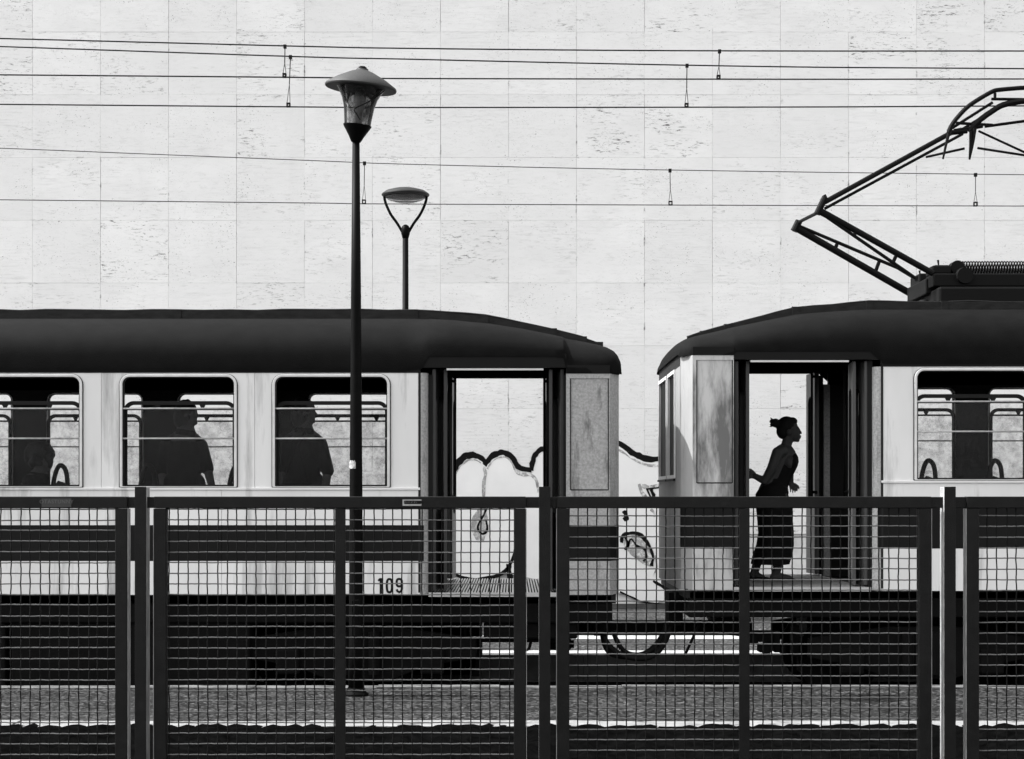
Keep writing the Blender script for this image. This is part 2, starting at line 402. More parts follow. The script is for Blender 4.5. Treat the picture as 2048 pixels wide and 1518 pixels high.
pn = MB().box(-40, 40, Y_NEAR0 + .30, Y_NEAR1 - .18, -.45, -.004).build('platform_near', M_asph)
tag(pn, 'gritty asphalt platform between the mesh fence and the train', 'platform', kind='structure')
km = MB().box(-.497, .497, -.15, .15, -.4, .0).mesh('kerb_stone'); km.materials.append(M_kerb)
km2 = MB().box(-.497, .497, -.09, .09, -.4, .0).mesh('kerb_stone'); km2.materials.append(M_kerb2)
for i in range(-8, 9):
    inst('kerb_stone', km, pn, (i + .1, Y_NEAR0 + .15 + random.uniform(-.008, .008), random.uniform(.0, .012)))
    inst('kerb_stone', km2, pn, (i + .4, Y_NEAR1 - .09, random.uniform(.0, .01)))
pf = MB().box(-40, 40, Y_FAR0 + .15, Y_WALL + .3, -.45, -.004).build('platform_far', M_asph2)
tag(pf, 'asphalt platform between the train and the stone wall', 'platform', kind='structure')
km3 = MB().box(-.497, .497, -.075, .075, -.4, .0).mesh('kerb_stone'); km3.materials.append(mat('dark_kerb_stone', .05, .85, var=.3, scale=6))
for i in range(-8, 9): inst('kerb_stone', km3, pf, (i + .2, Y_FAR0 + .075, 0))
MB().box(-40, 40, Y_FAR0 + .152, Y_FAR0 + .46, -.002, .002).build('painted_line', M_line, pf)
MB().box(-40, 40, 18.30, 18.75, -.002, .002).build('painted_line', M_line, pf)
tb = MB().box(-40, 40, Y_NEAR1, Y_FAR0, -.45, -.30).build('track_bed', M_bed)
tag(tb, 'sunken oily track bed between the two platforms', 'track bed', kind='structure')
for yy in (14.725, 15.675):
    MB().prism_y([(0, 0)] * 3, 0, 0) if False else None
    rl = MB()
    for (a, b_, c, d) in ((-.055, .055, 0, .012), (-.009, .009, .012, .085), (-.03, .03, .085, .12)):
        rl.box(-40, 40, yy + a, yy + b_, -.29 + c, -.29 + d)
    rl.build('rail', M_black, tb)
sm = MB().box(-.1, .1, -.85, .85, -.06, .06).mesh('sleeper'); sm.materials.append(M_black)
for i in range(-16, 17): inst('sleeper', sm, tb, (i * .6, 15.2, -.27))

# ------------------------------------------------------------------ travertine wall
SW, SH = 136 * Y_WALL / F, 125.5 * Y_WALL / F
wall = thing('travertine_wall', 'tall pale travertine slab wall with graffiti behind the train', 'wall', (0, Y_WALL, 0))
MB().box(-22, 22, Y_WALL + .03, Y_WALL + .5, -.3, 12.5).build('wall_core', mat('mortar', .62, .9, var=.2, scale=3), wall)
x_j = PX(337, Y_WALL); z_j = PZ(566, Y_WALL)          # one joint crossing
ch = .0014
def slab_mesh(wd, ht, ch):
    m = MB(); a, b_ = wd / 2, ht / 2
    vs_ = [(-a, 0, -b_), (a, 0, -b_), (a, 0, b_), (-a, 0, b_)]
    fr = [(-a + ch, -.03, -b_ + ch), (a - ch, -.03, -b_ + ch), (a - ch, -.03, b_ - ch), (-a + ch, -.03, b_ - ch)]
    md = [(x, -.026, z) for x, _, z in vs_]
    m.add(vs_ + md + fr, [(8, 9, 10, 11)] + [(4 + i, 4 + (i + 1) % 4, 8 + (i + 1) % 4, 8 + i) for i in range(4)] + [(i, (i + 1) % 4, 4 + (i + 1) % 4, 4 + i) for i in range(4)])
    me = m.mesh('stone_slab'); me.materials.append(M_trav); return me
slabs = [slab_mesh(SW - .0008, SH - .0006, .0006)] * 3 + [slab_mesh(SW - .0014, SH - .0008, .0012), slab_mesh(SW - .0032, SH - .0008, .0016)]
for i in range(-9, 17):
    for j in range(-4, 8):
        cx = x_j + (i + .5) * SW; cz = z_j + (j + .5) * SH
        if cz - SH / 2 < -.25: continue
        inst('stone_slab', random.choice(slabs), wall, (cx + random.uniform(-.0014, .0014), Y_WALL + .03 - random.uniform(0, .0035), cz))
def WP(px, py): return (PX(px, Y_WALL), PZ(py, Y_WALL))
# graffiti painted on the stone (thin paint layers)
fill = [(880, 960), (905, 945), (915, 927), (930, 915), (950, 912), (972, 930), (985, 914), (1000, 909), (1015, 911), (1028, 921), (1037, 936), (1062, 942), (1070, 912), (1082, 900), (1110, 896), (1160, 880), (1210, 874), (1241, 890), (1265, 908), (1290, 919), (1312, 923), (1350, 915), (1420, 930), (1440, 1000), (1430, 1190), (1352, 1190), (1310, 1207), (1290, 1205), (1243, 1187), (1180, 1180), (1030, 1150), (1010, 1146), (970, 1161), (930, 1160), (890, 1142), (870, 1050)]
yg = Y_WALL - .009
MB().prism_y([WP(*p) for p in fill], yg + .003, yg + .005).build('graffiti_fill', M_gwhite, wall, label='white bubble letter fill')
def gst(pts, wpx, m, jit=.25, name='graffiti_stroke', dy=0, taper=None, closed=False):
    q = spline([WP(*p) for p in pts], 12); wpx *= 1.25; jit *= 1.1
    tp = None
    if taper: tp = [taper[0] + (taper[1] - taper[0]) * abs(math.sin(math.pi * i / (len(q) - 1))) for i in range(len(q))]
    return stroke(MB(), q, wpx * Y_WALL / F, yg - dy, .003, closed, jit, tp).build(name, m, wall)
gst([(900, 958), (908, 940), (918, 924), (932, 913), (950, 911), (963, 917), (972, 927)], 9, M_spray, taper=(.6, 1.25))
gst([(968, 930), (978, 918), (990, 909), (1003, 905), (1016, 908), (1027, 918), (1034, 931), (1044, 938), (1063, 939)], 9, M_spray, dy=.001, taper=(.9, 1.1))
gst([(1062, 941), (1065, 925), (1070, 910), (1080, 900), (1094, 896), (1130, 886), (1180, 876), (1225, 880)], 8, M_spray, dy=.002)
gst([(1222, 878), (1243, 890), (1262, 903), (1278, 912), (1294, 918), (1312, 919), (1345, 912)], 9, M_spray, taper=(.7, 1.1))
for sh_ in ([(903, 966), (910, 948), (920, 933), (934, 922), (950, 920), (962, 926)], [(975, 938), (986, 922), (1002, 914), (1016, 917), (1026, 930), (1032, 944), (1044, 950), (1064, 952), (1076, 968)], [(1228, 893), (1246, 905), (1266, 919), (1292, 930), (1320, 932)]):
    gst(sh_, 3, M_ggrey, .5, dy=-.0005)
gst([(969, 932), (970, 950), (968, 970), (968, 1000), (966, 1020)], 5, M_ggrey, .4)
gst([(1030, 935), (1040, 946), (1060, 949), (1072, 958), (1076, 985)], 4, M_ggrey, .4)
gst([(884, 1128), (905, 1145), (930, 1157), (955, 1160), (985, 1155), (1008, 1143), (1024, 1122), (1030, 1098)], 5, M_spray, .3, taper=(.7, 1.4))
gst([(1018, 1128), (1017, 1142), (1022, 1158)], 8, M_spray, .3)
drop = [(958, 1015), (970, 1018), (976, 1035), (974, 1060), (968, 1082), (952, 1080), (942, 1060), (944, 1035)]
MB().prism_y([WP(*p) for p in drop], yg - .001, yg + .003).build('graffiti_shadow', M_ggrey, wall)
gst([(972, 1018), (968, 1030), (960, 1043), (956, 1056), (965, 1068), (974, 1060), (972, 1040)], 3.2, M_spray, .4, dy=.003)
lf = [(1244, 1068), (1262, 1063), (1283, 1072), (1302, 1095), (1306, 1120), (1302, 1134), (1286, 1128), (1262, 1110), (1248, 1092)]
MB().prism_y([WP(*p) for p in lf], yg - .001, yg + .003).build('graffiti_shadow', M_ggrey, wall)
gst([(1242, 1085), (1248, 1070), (1264, 1065), (1284, 1072), (1298, 1092), (1306, 1115), (1302, 1132)], 5, M_spray, .5, dy=.003)
gst([(1254, 1094), (1262, 1078), (1274, 1092), (1288, 1098), (1293, 1114), (1286, 1122)], 3.5, M_spray, .5, dy=.004)
gst([(1250, 1074), (1256, 1090), (1248, 1098)], 5, M_spray, .4, dy=.004)
gst([(1246, 1022), (1254, 1034), (1247, 1040)], 7, M_spray, .5)
gst([(1278, 968), (1284, 985), (1296, 1000)], 5, M_ggrey, .4); gst([(1284, 972), (1300, 974), (1320, 970)], 6, M_ggrey, .4, dy=.001)
gst([(1292, 978), (1304, 977), (1318, 975)], 3, M_spray, .3, dy=.003); gst([(1294, 979), (1300, 992), (1306, 1004)], 3, M_spray, .3, dy=.004); gst([(1303, 979), (1307, 992), (1309, 1004)], 5, M_spray, .4, dy=.005)
gst([(1302, 1018), (1308, 1026), (1309, 1034)], 4, M_ggrey, .4)
gst([(1240, 1183), (1262, 1194), (1286, 1204), (1320, 1208), (1360, 1206)], 3, M_spray, .4)
gst([(1306, 1162), (1325, 1173), (1342, 1183), (1362, 1190)], 5, M_spray, .3, taper=(.6, 1.2))
gst([(1310, 1110), (1313, 1135), (1306, 1152)], 2.5, M_ggrey, .4)
MB().box(-22, 22, Y_WALL - .012, Y_WALL + .02, -.1, .055).build('skirting', mat('dirty_plinth', .06, .9, var=.5, scale=4), wall)

# ------------------------------------------------------------------ train cars
YC, HW = 15.2, 1.2
YN, YF = YC - HW, YC + HW
XN = lambda px: PX(px, YN)
ZN = lambda py: PZ(py, YN)

def interp(tab, x):
    if x <= tab[0][0]: return tab[0][1]
    for (a, va), (b_, vb) in zip(tab, tab[1:]):
        if x <= b_:
            t = (x - a) / (b_ - a); return va + (vb - va) * t
    return tab[-1][1]

def roof_mesh(stations):
    """stations: (x, crest, eave_top, eave_bottom, half width)"""
    m = MB(); NP = 30
    for (x, zc, ze, zb, hw) in stations:
        m.v.append((x, YC - hw, zb))
        for k in range(NP + 1):
            a = math.pi * (1 - k / NP)
            m.v.append((x, YC + hw * math.copysign(abs(math.cos(a)) ** (2 / 3), math.cos(a)), ze + (zc - ze) * math.sin(a) ** (2 / 3)))
        m.v.append((x, YC + hw, zb))
    L = NP + 3
    for i in range(len(stations) - 1):
        for k in range(L - 1):
            m.f.append((i * L + k, (i + 1) * L + k, (i + 1) * L + k + 1, i * L + k + 1))
    return m

def make_window(car, x0, x1, z0, z1, s, detail=True):
    """outer frame rectangle x0..x1, z0..z1 on side s (-1 near, +1 far)"""
    y = YC + s * HW
    def yy(d): return y + s * d                # d > 0: outwards
    r = .085
    fr = ring(MB(), rrect(x0, x1, z0, z1, (r, r, .01, .01)), rrect(x0 + .022, x1 - .022, z0 + .006, z1 - .022, (r - .022, r - .022, .006, .006)), yy(.014), yy(-.05)).build('window', M_frame, car, bevel=.003)
    ring(MB(), rrect(x0 - .007, x1 + .007, z0 - .007, z1 + .004, (r + .007, r + .007, .012, .012)), rrect(x0, x1, z0, z1, (r, r, .01, .01)), yy(.006), yy(-.03)).build('gasket', M_gasket, fr)
    ring(MB(), rrect(x0 + .022, x1 - .022, z0 + .006, z1 - .022, (r - .022, r - .022, .006, .006)), rrect(x0 + .030, x1 - .030, z0 + .012, z1 - .028, (r - .03, r - .03, .004, .004)), yy(.004), yy(-.045)).build('seal', M_gasket, fr)
    # lowered inner sash with rounded shoulders, its handle slots and its pane
    zs = z0 + .72; xi0, xi1 = x0 + .016, x1 - .016
    sa = ring(MB(), rrect(xi0, xi1, z0, zs, (.085, .085, .01, .01)), rrect(xi0 + .03, xi1 - .03, z0 + .02, zs - .032, (.06, .06, .006, .006)), yy(-.055), yy(-.075)).build('sash', M_lin, fr)
    tr = MB()
    wd = xi1 - xi0
    for c in (.30, .70):
        cx = xi0 + wd * c
        tr.prism_y([(cx - .026, zs - .03), (cx + .026, zs - .03), (cx + .010, zs - .062), (cx - .010, zs - .062)], yy(-.058), yy(-.072))
    tr.box(xi0 + .03, xi1 - .03, yy(-.058), yy(-.072), zs - .076, zs - .060)
    tr.build('sash_latch_rail', M_lin, fr)
    MB().box(xi0 + .03, xi1 - .03, yy(-.064), yy(-.067), z0 + .02, zs - .076).build('pane', M_glass, fr)
    for zz in (z0 + .655, z0 + .405):
        MB().tube([(x0 + .018, yy(.002), zz), (x1 - .018, yy(.002), zz)], .0075, 10).build('guard_bar', M_bars, fr, smooth=True)
    return fr

def folded_leaf(parent, p, q, z0, z1, mt, slit=True):
    """upright door leaf from plan point p to q"""
    p = Vector((p[0], p[1], 0)); q = Vector((q[0], q[1], 0)); L = (q - p).length; t = (q - p).normalized(); nrm = Vector((-t.y, t.x, 0))
    m = MB(); wl = min(.075, L * .3)
    loop = rrect(L / 2 - wl, L / 2 + wl, z0 + .62, z1 - .22, wl * .98)
    plate_hole(m, 0, L, z0, z1, loop, -.014, .014)
    m.v = [tuple(p + t * x + nrm * y + Vector((0, 0, z))) for x, y, z in m.v]
    lf_ = m.build('door_leaf', mt, parent)
    g_ = ring(MB(), rrect(L / 2 - wl, L / 2 + wl, z0 + .62, z1 - .22, wl * .98), rrect(L / 2 - wl + .014, L / 2 + wl - .014, z0 + .634, z1 - .234, wl * .98 - .014), -.018, .018)
    g_.v = [tuple(p + t * x + nrm * y + Vector((0, 0, z))) for x, y, z in g_.v]
    g_.build('gasket', M_rub, lf_)
    return lf_

def make_car(label, cfg):
    dz = cfg['dz']; xa, xb = cfg['x']; xd0, xd1 = cfg['door']; end = cfg['end']; dirn = cfg['dir']   # dirn +1: end to the right
    car = thing('railcar', label, 'train car', ((xa + xb) / 2, YC, -.17), 'two railcars of one train')
    Z_SK, Z_S0, Z_S1, Z_SILL, Z_EAVE = cfg['bands']
    Z_ROOF = 2.702 + dz * 1.3
    body_a, body_b = (xa, xd0 - .09) if dirn > 0 else (xd1 + .09, xb)       # passenger part
    vest_a, vest_b = (xd1, end) if dirn > 0 else (end, xd0)                 # end part
    cham = .085
    for s in (-1, 1):
        y = YC + s * HW
        def yy(d): return y + s * d
        # passenger part: bands of panels
        for nm, z0, z1, mt in (('lower_panel', Z_SK, Z_S0, cfg['low']), ('stripe_panel', Z_S0, Z_S1, M_dark), ('waist_panel', Z_S1, Z_SILL - .02, M_white)):
            x = body_a
            while x < body_b - .01:
                x2 = min(x + cfg['pan'], body_b)
                if body_b - x2 < .25: x2 = body_b
                MB().box(x + .0015, x2 - .0015, yy(0), yy(-.035), z0 + .001, z1 - .001).build(nm, mt, car)
                x = x2
        MB().box(body_a, body_b, yy(.012), yy(-.03), Z_SILL - .02, Z_SILL).build('sill_moulding', M_white, car, bevel=.003)
        # window band: one pressed panel per window bay
        edges = [body_a] + [(cfg['win'][i][1] + cfg['win'][i + 1][0]) / 2 for i in range(len(cfg['win']) - 1)] + [body_b]
        for (w0, w1), e0, e1 in zip(cfg['win'], edges, edges[1:]):
            zt = Z_EAVE - .004
            lp = rrect(w0 - .003, w1 + .003, Z_SILL, zt - .008, (.088, .088, .012, .012))
            plate_hole(MB(), e0 + .0015, e1 - .0015, Z_SILL, Z_EAVE, lp, yy(-.002), yy(-.035)).build('window_bay_panel', M_white, car)
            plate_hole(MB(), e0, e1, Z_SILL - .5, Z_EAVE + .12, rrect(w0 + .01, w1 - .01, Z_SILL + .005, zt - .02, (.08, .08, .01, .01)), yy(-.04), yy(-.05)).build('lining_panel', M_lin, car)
            make_window(car, w0, w1, Z_SILL + .004, zt - .008, s)
            for xx in (e0 + .05, e1 - .05):        # cover strips beside the pillars
                if e0 < xx - .06 and e1 > xx + .06 or True:
                    pass
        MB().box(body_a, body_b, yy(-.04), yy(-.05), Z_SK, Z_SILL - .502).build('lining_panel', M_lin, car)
        # cant rail over the windows
        MB().box(body_a, body_b + (.0 if dirn > 0 else 0), yy(.002), yy(-.05), Z_EAVE, Z_ROOF - .002).build('cant_rail', M_dark, car)
        # vestibule: end panel with a recessed field, chamfered corner
        zt = cfg['vtop']; zs0, zs1 = Z_S0, Z_S1
        va, vb = (vest_a + .01, vest_b - cham) if dirn > 0 else (vest_a + cham, vest_b - .01)
        for nm, z0, z1, mt in (('lower_panel', Z_SK, zs0, cfg['vmat']), ('stripe_panel', zs0, zs1, M_dark)):
            MB().box(va, vb, yy(0), yy(-.035), z0 + .001, z1 - .001).build(nm, mt, car)
        lp = rrect(va + .035, vb - .012, Z_SILL - .02, zt - .04, .004, 2)
        ep = plate_hole(MB(), va, vb, zs1, zt, lp, yy(0), yy(-.02), 2).build('end_panel', cfg['vmat'], car)
        MB().box(va + .003, vb - .003, yy(-.008), yy(-.035), zs1 + .003, zt - .003).build('panel_field', cfg['vmat'], ep)
        gv = MB()
        for gx in (va + .035, vb - .012): gv.box(gx - .004, gx + .004, yy(.0015), yy(-.002), Z_SILL - .02, zt - .04)
        gv.box(va + .039, vb - .016, yy(.0015), yy(-.002), Z_SILL - .024, Z_SILL - .014)
        gv.build('panel_seam', M_gasket, ep)
        for nm, z0, z1, mt in (('corner_panel', Z_SK, zs0, cfg['cmat']), ('corner_panel', zs0, zs1, M_dark), ('corner_panel', zs1, zt, cfg['cmat'])):
            c0 = vb if dirn > 0 else va; c1 = end
            MB().add([(c0, yy(0), z0), (c1, yy(-.16), z0), (c1, yy(-.20), z0), (c0, yy(-.04), z0), (c0, yy(0), z1), (c1, yy(-.16), z1), (c1, yy(-.20), z1), (c0, yy(-.04), z1)],
                     [(0, 1, 5, 4), (1, 2, 6, 5), (2, 3, 7, 6), (3, 0, 4, 7), (4, 5, 6, 7), (3, 2, 1, 0)]).build(nm, mt, car)
        MB().box(va if dirn > 0 else va, vb, yy(-.045), yy(-.055), Z_SK, zt).build('lining_panel', M_lin, car)
        MB().box(min(vb, end) if dirn > 0 else end + .05, end - .05 if dirn > 0 else vb, yy(.003), yy(-.14), zt, Z_ROOF - .06).build('cant_rail', M_dark, car) if False else None
        MB().box(va, vb, yy(.004), yy(-.05), zt, zt + .07).build('cant_rail', M_dark, car)
        # door post: rounded jamb of the passenger part
        jx = body_b if dirn > 0 else body_a; sg = 1 if dirn > 0 else -1
        jp = [(jx + sg * .004, yy(0))] + [(jx + sg * (.004 + .06 * math.sin(a)), yy(-.06 + .06 * math.cos(a))) for a in [R(15 * k) for k in range(1, 7)]] + [(jx + sg * .064, yy(-.16)), (jx + sg * .004, yy(-.16))]
        n = len(jp)
        jm = MB().add([(x, y_, z) for z in (Z_SK, Z_EAVE) for x, y_ in jp], [tuple(range(n)), tuple(range(2 * n - 1, n - 1, -1))] + [(i, (i + 1) % n, n + (i + 1) % n, n + i) for i in range(n)])
        jo = jm.build('door_post', M_greypaint, car)
        gr = MB().box(jx + sg * -.016, jx + sg * .002, yy(.002), yy(-.02), Z_SK + .02, Z_EAVE).build('post_seam', M_gasket, jo)
        for z0, z1 in ((Z_S0, Z_S1),):
            MB().box(jx - sg * .001, jx + sg * .030, yy(.0035), yy(-.02), z0, z1).build('stripe_panel', M_dark, jo)
        za_, zb_ = cfg['floor'], cfg['vtop'] - .005
        for j0, j1 in (((xd0 - .030, xd0 + .010), (xd1 - .010, xd1 + .014)) if dirn > 0 else ((xd0 - .014, xd0 + .010), (xd1 - .010, xd1 + .030))):
            MB().box(j0, j1, yy(-.062), yy(-.11), za_, zb_).build('door_jamb', M_lin, car)
        # header, lintel beam, folded leaves, handrails
        hx0, hx1 = (xd0 - .0915, xd1 + .0105) if dirn > 0 else (xd0 - .0105, xd1 + .0915)
        if s < 0: MB().box(hx0, hx1, yy(.002), yy(-.05), cfg['head'], 2.745 + dz).build('door_header', M_dark, car)
        if s < 0: MB().box(xd0 + .13, xd1 - .18, yy(-.001), yy(-.02), cfg['head'] - .022, cfg['head'] - .007).build('bright_slot_strip', M_frame, car)  # pale strip painted in for the bright gap over the doorway
        if s > 0: MB().box(xd0 - .05, xd1 + .012, yy(-.02), yy(-.08), 2.705 + dz, 2.785 + dz).build('door_beam', M_lin, car)
        zf = cfg['floor']; zt2 = (cfg['head'] if s < 0 else 2.70 + dz)
        for side, k in ((xd0, 1), (xd1, -1)):
            mt = M_leaf_lit if (s < 0 and k < 0 and dirn < 0) or (s > 0 and k < 0 and dirn < 0) else M_leaf
            folded_leaf(car, (side + k * .022, yy(-.07)), (side + k * .078, yy(-.40)), zf + .02, zt2 - .01, mt)
            folded_leaf(car, (side + k * .092, yy(-.40)), (side + k * .118, yy(-.09)), zf + .02, zt2 - .01, mt)
            hx = side + k * .135
            hr = MB().tube([(hx, yy(-.42), zf + .75), (hx, yy(-.42), zf + 1.95)], .011, 10)
            for hz in (zf + .8, zf + 1.9): hr.tube([(hx, yy(-.42), hz), (hx - k * .05, yy(-.42), hz)], .014, 8)
            hr.build('handrail', M_iron, car, smooth=True)
    # roof
    roof_mesh(cfg['roof']).build('roof', M_roof, car, smooth='auto')
    bd = MB(); bt = cfg['board']
    for i in range(len(bt) - 1):
        (x0, t0, b0), (x1, t1, b1) = bt[i], bt[i + 1]
        y0, y1 = 14.57, 14.61
        bd = MB().add([(x0, y0, b0), (x1, y0, b1), (x1, y0, t1), (x0, y0, t0), (x0, y1, b0), (x1, y1, b1), (x1, y1, t1), (x0, y1, t0)],
                      [(0, 1, 2, 3), (7, 6, 5, 4), (3, 2, 6, 7), (0, 4, 5, 1), (1, 5, 6, 2), (4, 0, 3, 7)])
        bd.build('roof_board', M_board, car)
        if x1 - x0 < 3:
            MB().box(x1 - .03, x1 + .03, y0 - .008, y1 + .008, b1 - .004, t1 + .008).build('board_clamp', M_board, car)
    cb = []
    for i in range(len(bt) - 1):
        nk = max(1, int((bt[i + 1][0] - bt[i][0]) / .22))
        for k in range(nk):
            t_ = k / nk; cb.append((bt[i][0] + (bt[i + 1][0] - bt[i][0]) * t_, 14.60, bt[i][1] + (bt[i + 1][1] - bt[i][1]) * t_ + .003 + random.uniform(-.005, .006)))
    MB().tube(spline(cb, 2), .010, 6).build('roof_cable', M_rub, car, smooth=True)
    # floor and ribbed entrance plate
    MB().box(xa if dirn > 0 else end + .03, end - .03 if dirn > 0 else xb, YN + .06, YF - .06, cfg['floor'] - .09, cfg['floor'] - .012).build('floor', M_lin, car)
    pl = MB().box(xd0 - .02, xd1 + .0, YN + .01, YF - .01, cfg['floor'] - .011, cfg['floor'] - .003).build('entrance_plate', M_black, car)
    rb = MB(); x = xd0 - .01
    while x < xd1 - .02:
        rb.box(x, x + .013, YN + .012, YF - .012, cfg['floor'] - .003, cfg['floor'] + .004); x += .0245
    rb.build('tread_ribs', cfg['rib'], pl, kind='stuff')
    MB().box(xd0 - .02, xd1, YN - .01, YN + .009, cfg['floor'] - .03, cfg['floor'] + .006).build('step_nosing', M_alu, car)
    # end wall with two tall windows, spanning the full width between the corner panels
    ex0, ex1 = (end - .035, end) if dirn > 0 else (end, end + .035)
    ya, yb = YN + .17, YF - .17
    zt = cfg['vtop'] + .02
    cuts = [(ya + .42, YC + .06), (YC + .16, yb - .06)]
    def ebox(nm, y0, y1, z0, z1, mt): return MB().box(ex0, ex1, y0, y1, z0, z1).build(nm, mt, car)
    zw0, zw1 = cfg['ewin']
    ebox('end_wall', ya, yb, Z_SK, zw0, cfg['emat']); ebox('end_header', ya, yb, zw1, zt + .06, M_board)
    ys = [ya, cuts[0][0], cuts[0][1], cuts[1][0], cuts[1][1], yb]
    for k in (0, 2, 4): ebox('end_wall', ys[k], ys[k + 1], zw0, zw1, cfg['emat'])
    for c0, c1 in cuts:
        wo_ = MB(); xo = ex1 if dirn > 0 else ex0; sgn = 1 if dirn > 0 else -1
        for a0, a1, z0, z1 in ((c0, c0 + .03, zw0, zw1), (c1 - .03, c1, zw0, zw1), (c0 + .03, c1 - .03, zw0, zw0 + .03), (c0 + .03, c1 - .03, zw1 - .03, zw1)):
            wo_.box(xo + sgn * .012, xo - sgn * .03, a0, a1, z0, z1)
        f_ = wo_.build('end_window', M_frame, car)
        MB().box(xo - sgn * .012, xo - sgn * .018, c0 + .03, c1 - .03, zw0 + .03, zw1 - .03).build('pane', M_dglass, f_)
        MB().box(xo + sgn * .02, xo + sgn * .003, c0 - .01, c1 + .01, zw0 - .02, zw0 - .001).build('window_ledge', M_gasket, f_)
    MB().box(ex0 + .004, ex1 - .004, ya + .06, yb - .06, zt + .061, cfg['vtop'] + .09).build('end_header', M_dark, car)
    # underframe
    u0, u1 = (xa, end - .06) if dirn > 0 else (end + .06, xb)
    MB().box(u0, u1, YN + .06, YF - .06, .50 + dz, Z_SK - .003).build('underframe', M_black, car, bevel=.01)
    return car

B1 = (.737, 1.02, 1.318, 1.632, 2.588)
roof1 = [(-7.5, 3.125, 2.62, 2.60, 1.206), (-.9, 3.125, 2.62, 2.60, 1.206), (-.75, 3.12, 2.64, 2.62, 1.206), (-.69, 3.117, 2.725, 2.72, 1.206), (-.5, 3.105, 2.725, 2.72, 1.206), (-.2, 3.075, 2.725, 2.72, 1.206), (.1, 3.025, 2.725, 2.72, 1.206), (.35, 2.97, 2.725, 2.72, 1.206), (.43, 2.952, 2.72, 2.71, 1.206),
         (.46, 2.945, 2.60, 2.584, 1.206), (.62, 2.915, 2.60, 2.584, 1.206), (.75, 2.885, 2.60, 2.584, 1.20), (.82, 2.862, 2.60, 2.584, 1.185), (.87, 2.835, 2.60, 2.584, 1.15), (.90, 2.80, 2.60, 2.584, 1.11), (.918, 2.75, 2.60, 2.584, 1.08), (.924, 2.61, 2.59, 2.584, 1.05)]
board1 = [(-7.5, 3.172, 3.05), (-5.2, 3.172, 3.05), (-2.9, 3.172, 3.05), (-.845, 3.172, 3.04), (-.235, 3.125, 2.99), (.36, 3.008, 2.90), (.62, 2.938, 2.86), (.76, 2.890, 2.83)]
car1 = make_car('pale railcar numbered 109 with three passengers at its windows', dict(dz=0, x=(-7.5, .9), door=(XN(862), XN(1130)), end=.9, dir=1, bands=B1,
    win=[(-5.807, -4.849), (-4.537, -3.579), (-3.267, -2.292), (-1.996, -1.017)], low=M_white, pan=2.54, vmat=M_greypaint, cmat=M_greypaint, emat=M_white, vtop=2.582, head=2.632, floor=.752, roof=roof1, board=board1, ewin=(1.68, 2.45), rib=M_alu))
d2 = .045
B2 = (.770, 1.124, 1.48, 1.690, 2.640)
roof2 = [(1.400, 2.76, 2.745, 2.735, 1.05), (1.406, 2.82, 2.745, 2.735, 1.08), (1.425, 2.87, 2.745, 2.735, 1.11), (1.45, 2.90, 2.745, 2.735, 1.15), (1.50, 2.93, 2.74, 2.735, 1.185), (1.58, 2.955, 2.74, 2.735, 1.2), (1.845, 3.02, 2.74, 2.735, 1.206), (1.87, 3.028, 2.77, 2.765, 1.206),
         (2.2, 3.10, 2.77, 2.765, 1.206), (2.46, 3.155, 2.77, 2.765, 1.206), (2.8, 3.185, 2.77, 2.765, 1.206), (2.98, 3.195, 2.77, 2.765, 1.206), (3.1, 3.205, 2.68, 2.66, 1.206), (7.5, 3.205, 2.68, 2.66, 1.206)]
board2 = [(1.52, 2.938, 2.88), (1.66, 2.985, 2.91), (1.87, 3.045, 2.97), (2.46, 3.195, 3.09), (3.1, 3.246, 3.12), (3.75, 3.246, 3.12), (5.6, 3.246, 3.12), (7.5, 3.246, 3.12)]
car2 = make_car('railcar carrying a pantograph, streaked end panel, woman in its doorway', dict(dz=d2, x=(1.42, 7.5), door=(XN(1470), XN(1741)), end=1.42, dir=-1, bands=B2,
    win=[(3.352, 4.325), (4.625, 5.6)], low=M_white, pan=2.54, vmat=M_whitedirty, cmat=M_endwall, emat=M_endwall, vtop=2.735, head=2.70, floor=.797, roof=roof2, board=board2, ewin=(1.715, 2.66), rib=M_greypaint))

# fleet number 109 on the lower panel
def NPx(px, py): return (XN(px), ZN(py))
def digit(name, strokes):
    m = MB()
    for pts, w_, cl in strokes: stroke(m, [NPx(*p) for p in pts], w_ / 240, YN - .002, .002, cl)
    return m.build(name, M_gblack, car1, label=None)
digit('digit_one', [([(761.8, 1156), (761.8, 1187.5)], 5, False), ([(756.3, 1161.5), (760.5, 1157.5)], 4, False)])
def oval(cx, cy, rx, ry, n=28, sq=.72): return [(cx + rx * math.copysign(abs(math.cos(t)) ** sq, math.cos(t)), cy + ry * math.copysign(abs(math.sin(t)) ** sq, math.sin(t))) for t in [2 * math.pi * k / n for k in range(n)]]
digit('digit_zero', [(oval(778.8, 1171.3, 5.2, 13.2), 4.6, True)])
digit('digit_nine', [(oval(798.5, 1165.3, 5.2, 7.4), 4.6, True), ([(803.7, 1165), (803.7, 1178), (802, 1182.5), (798.5, 1184.5), (795, 1182.5), (793.3, 1178.5)], 4.6, False)])

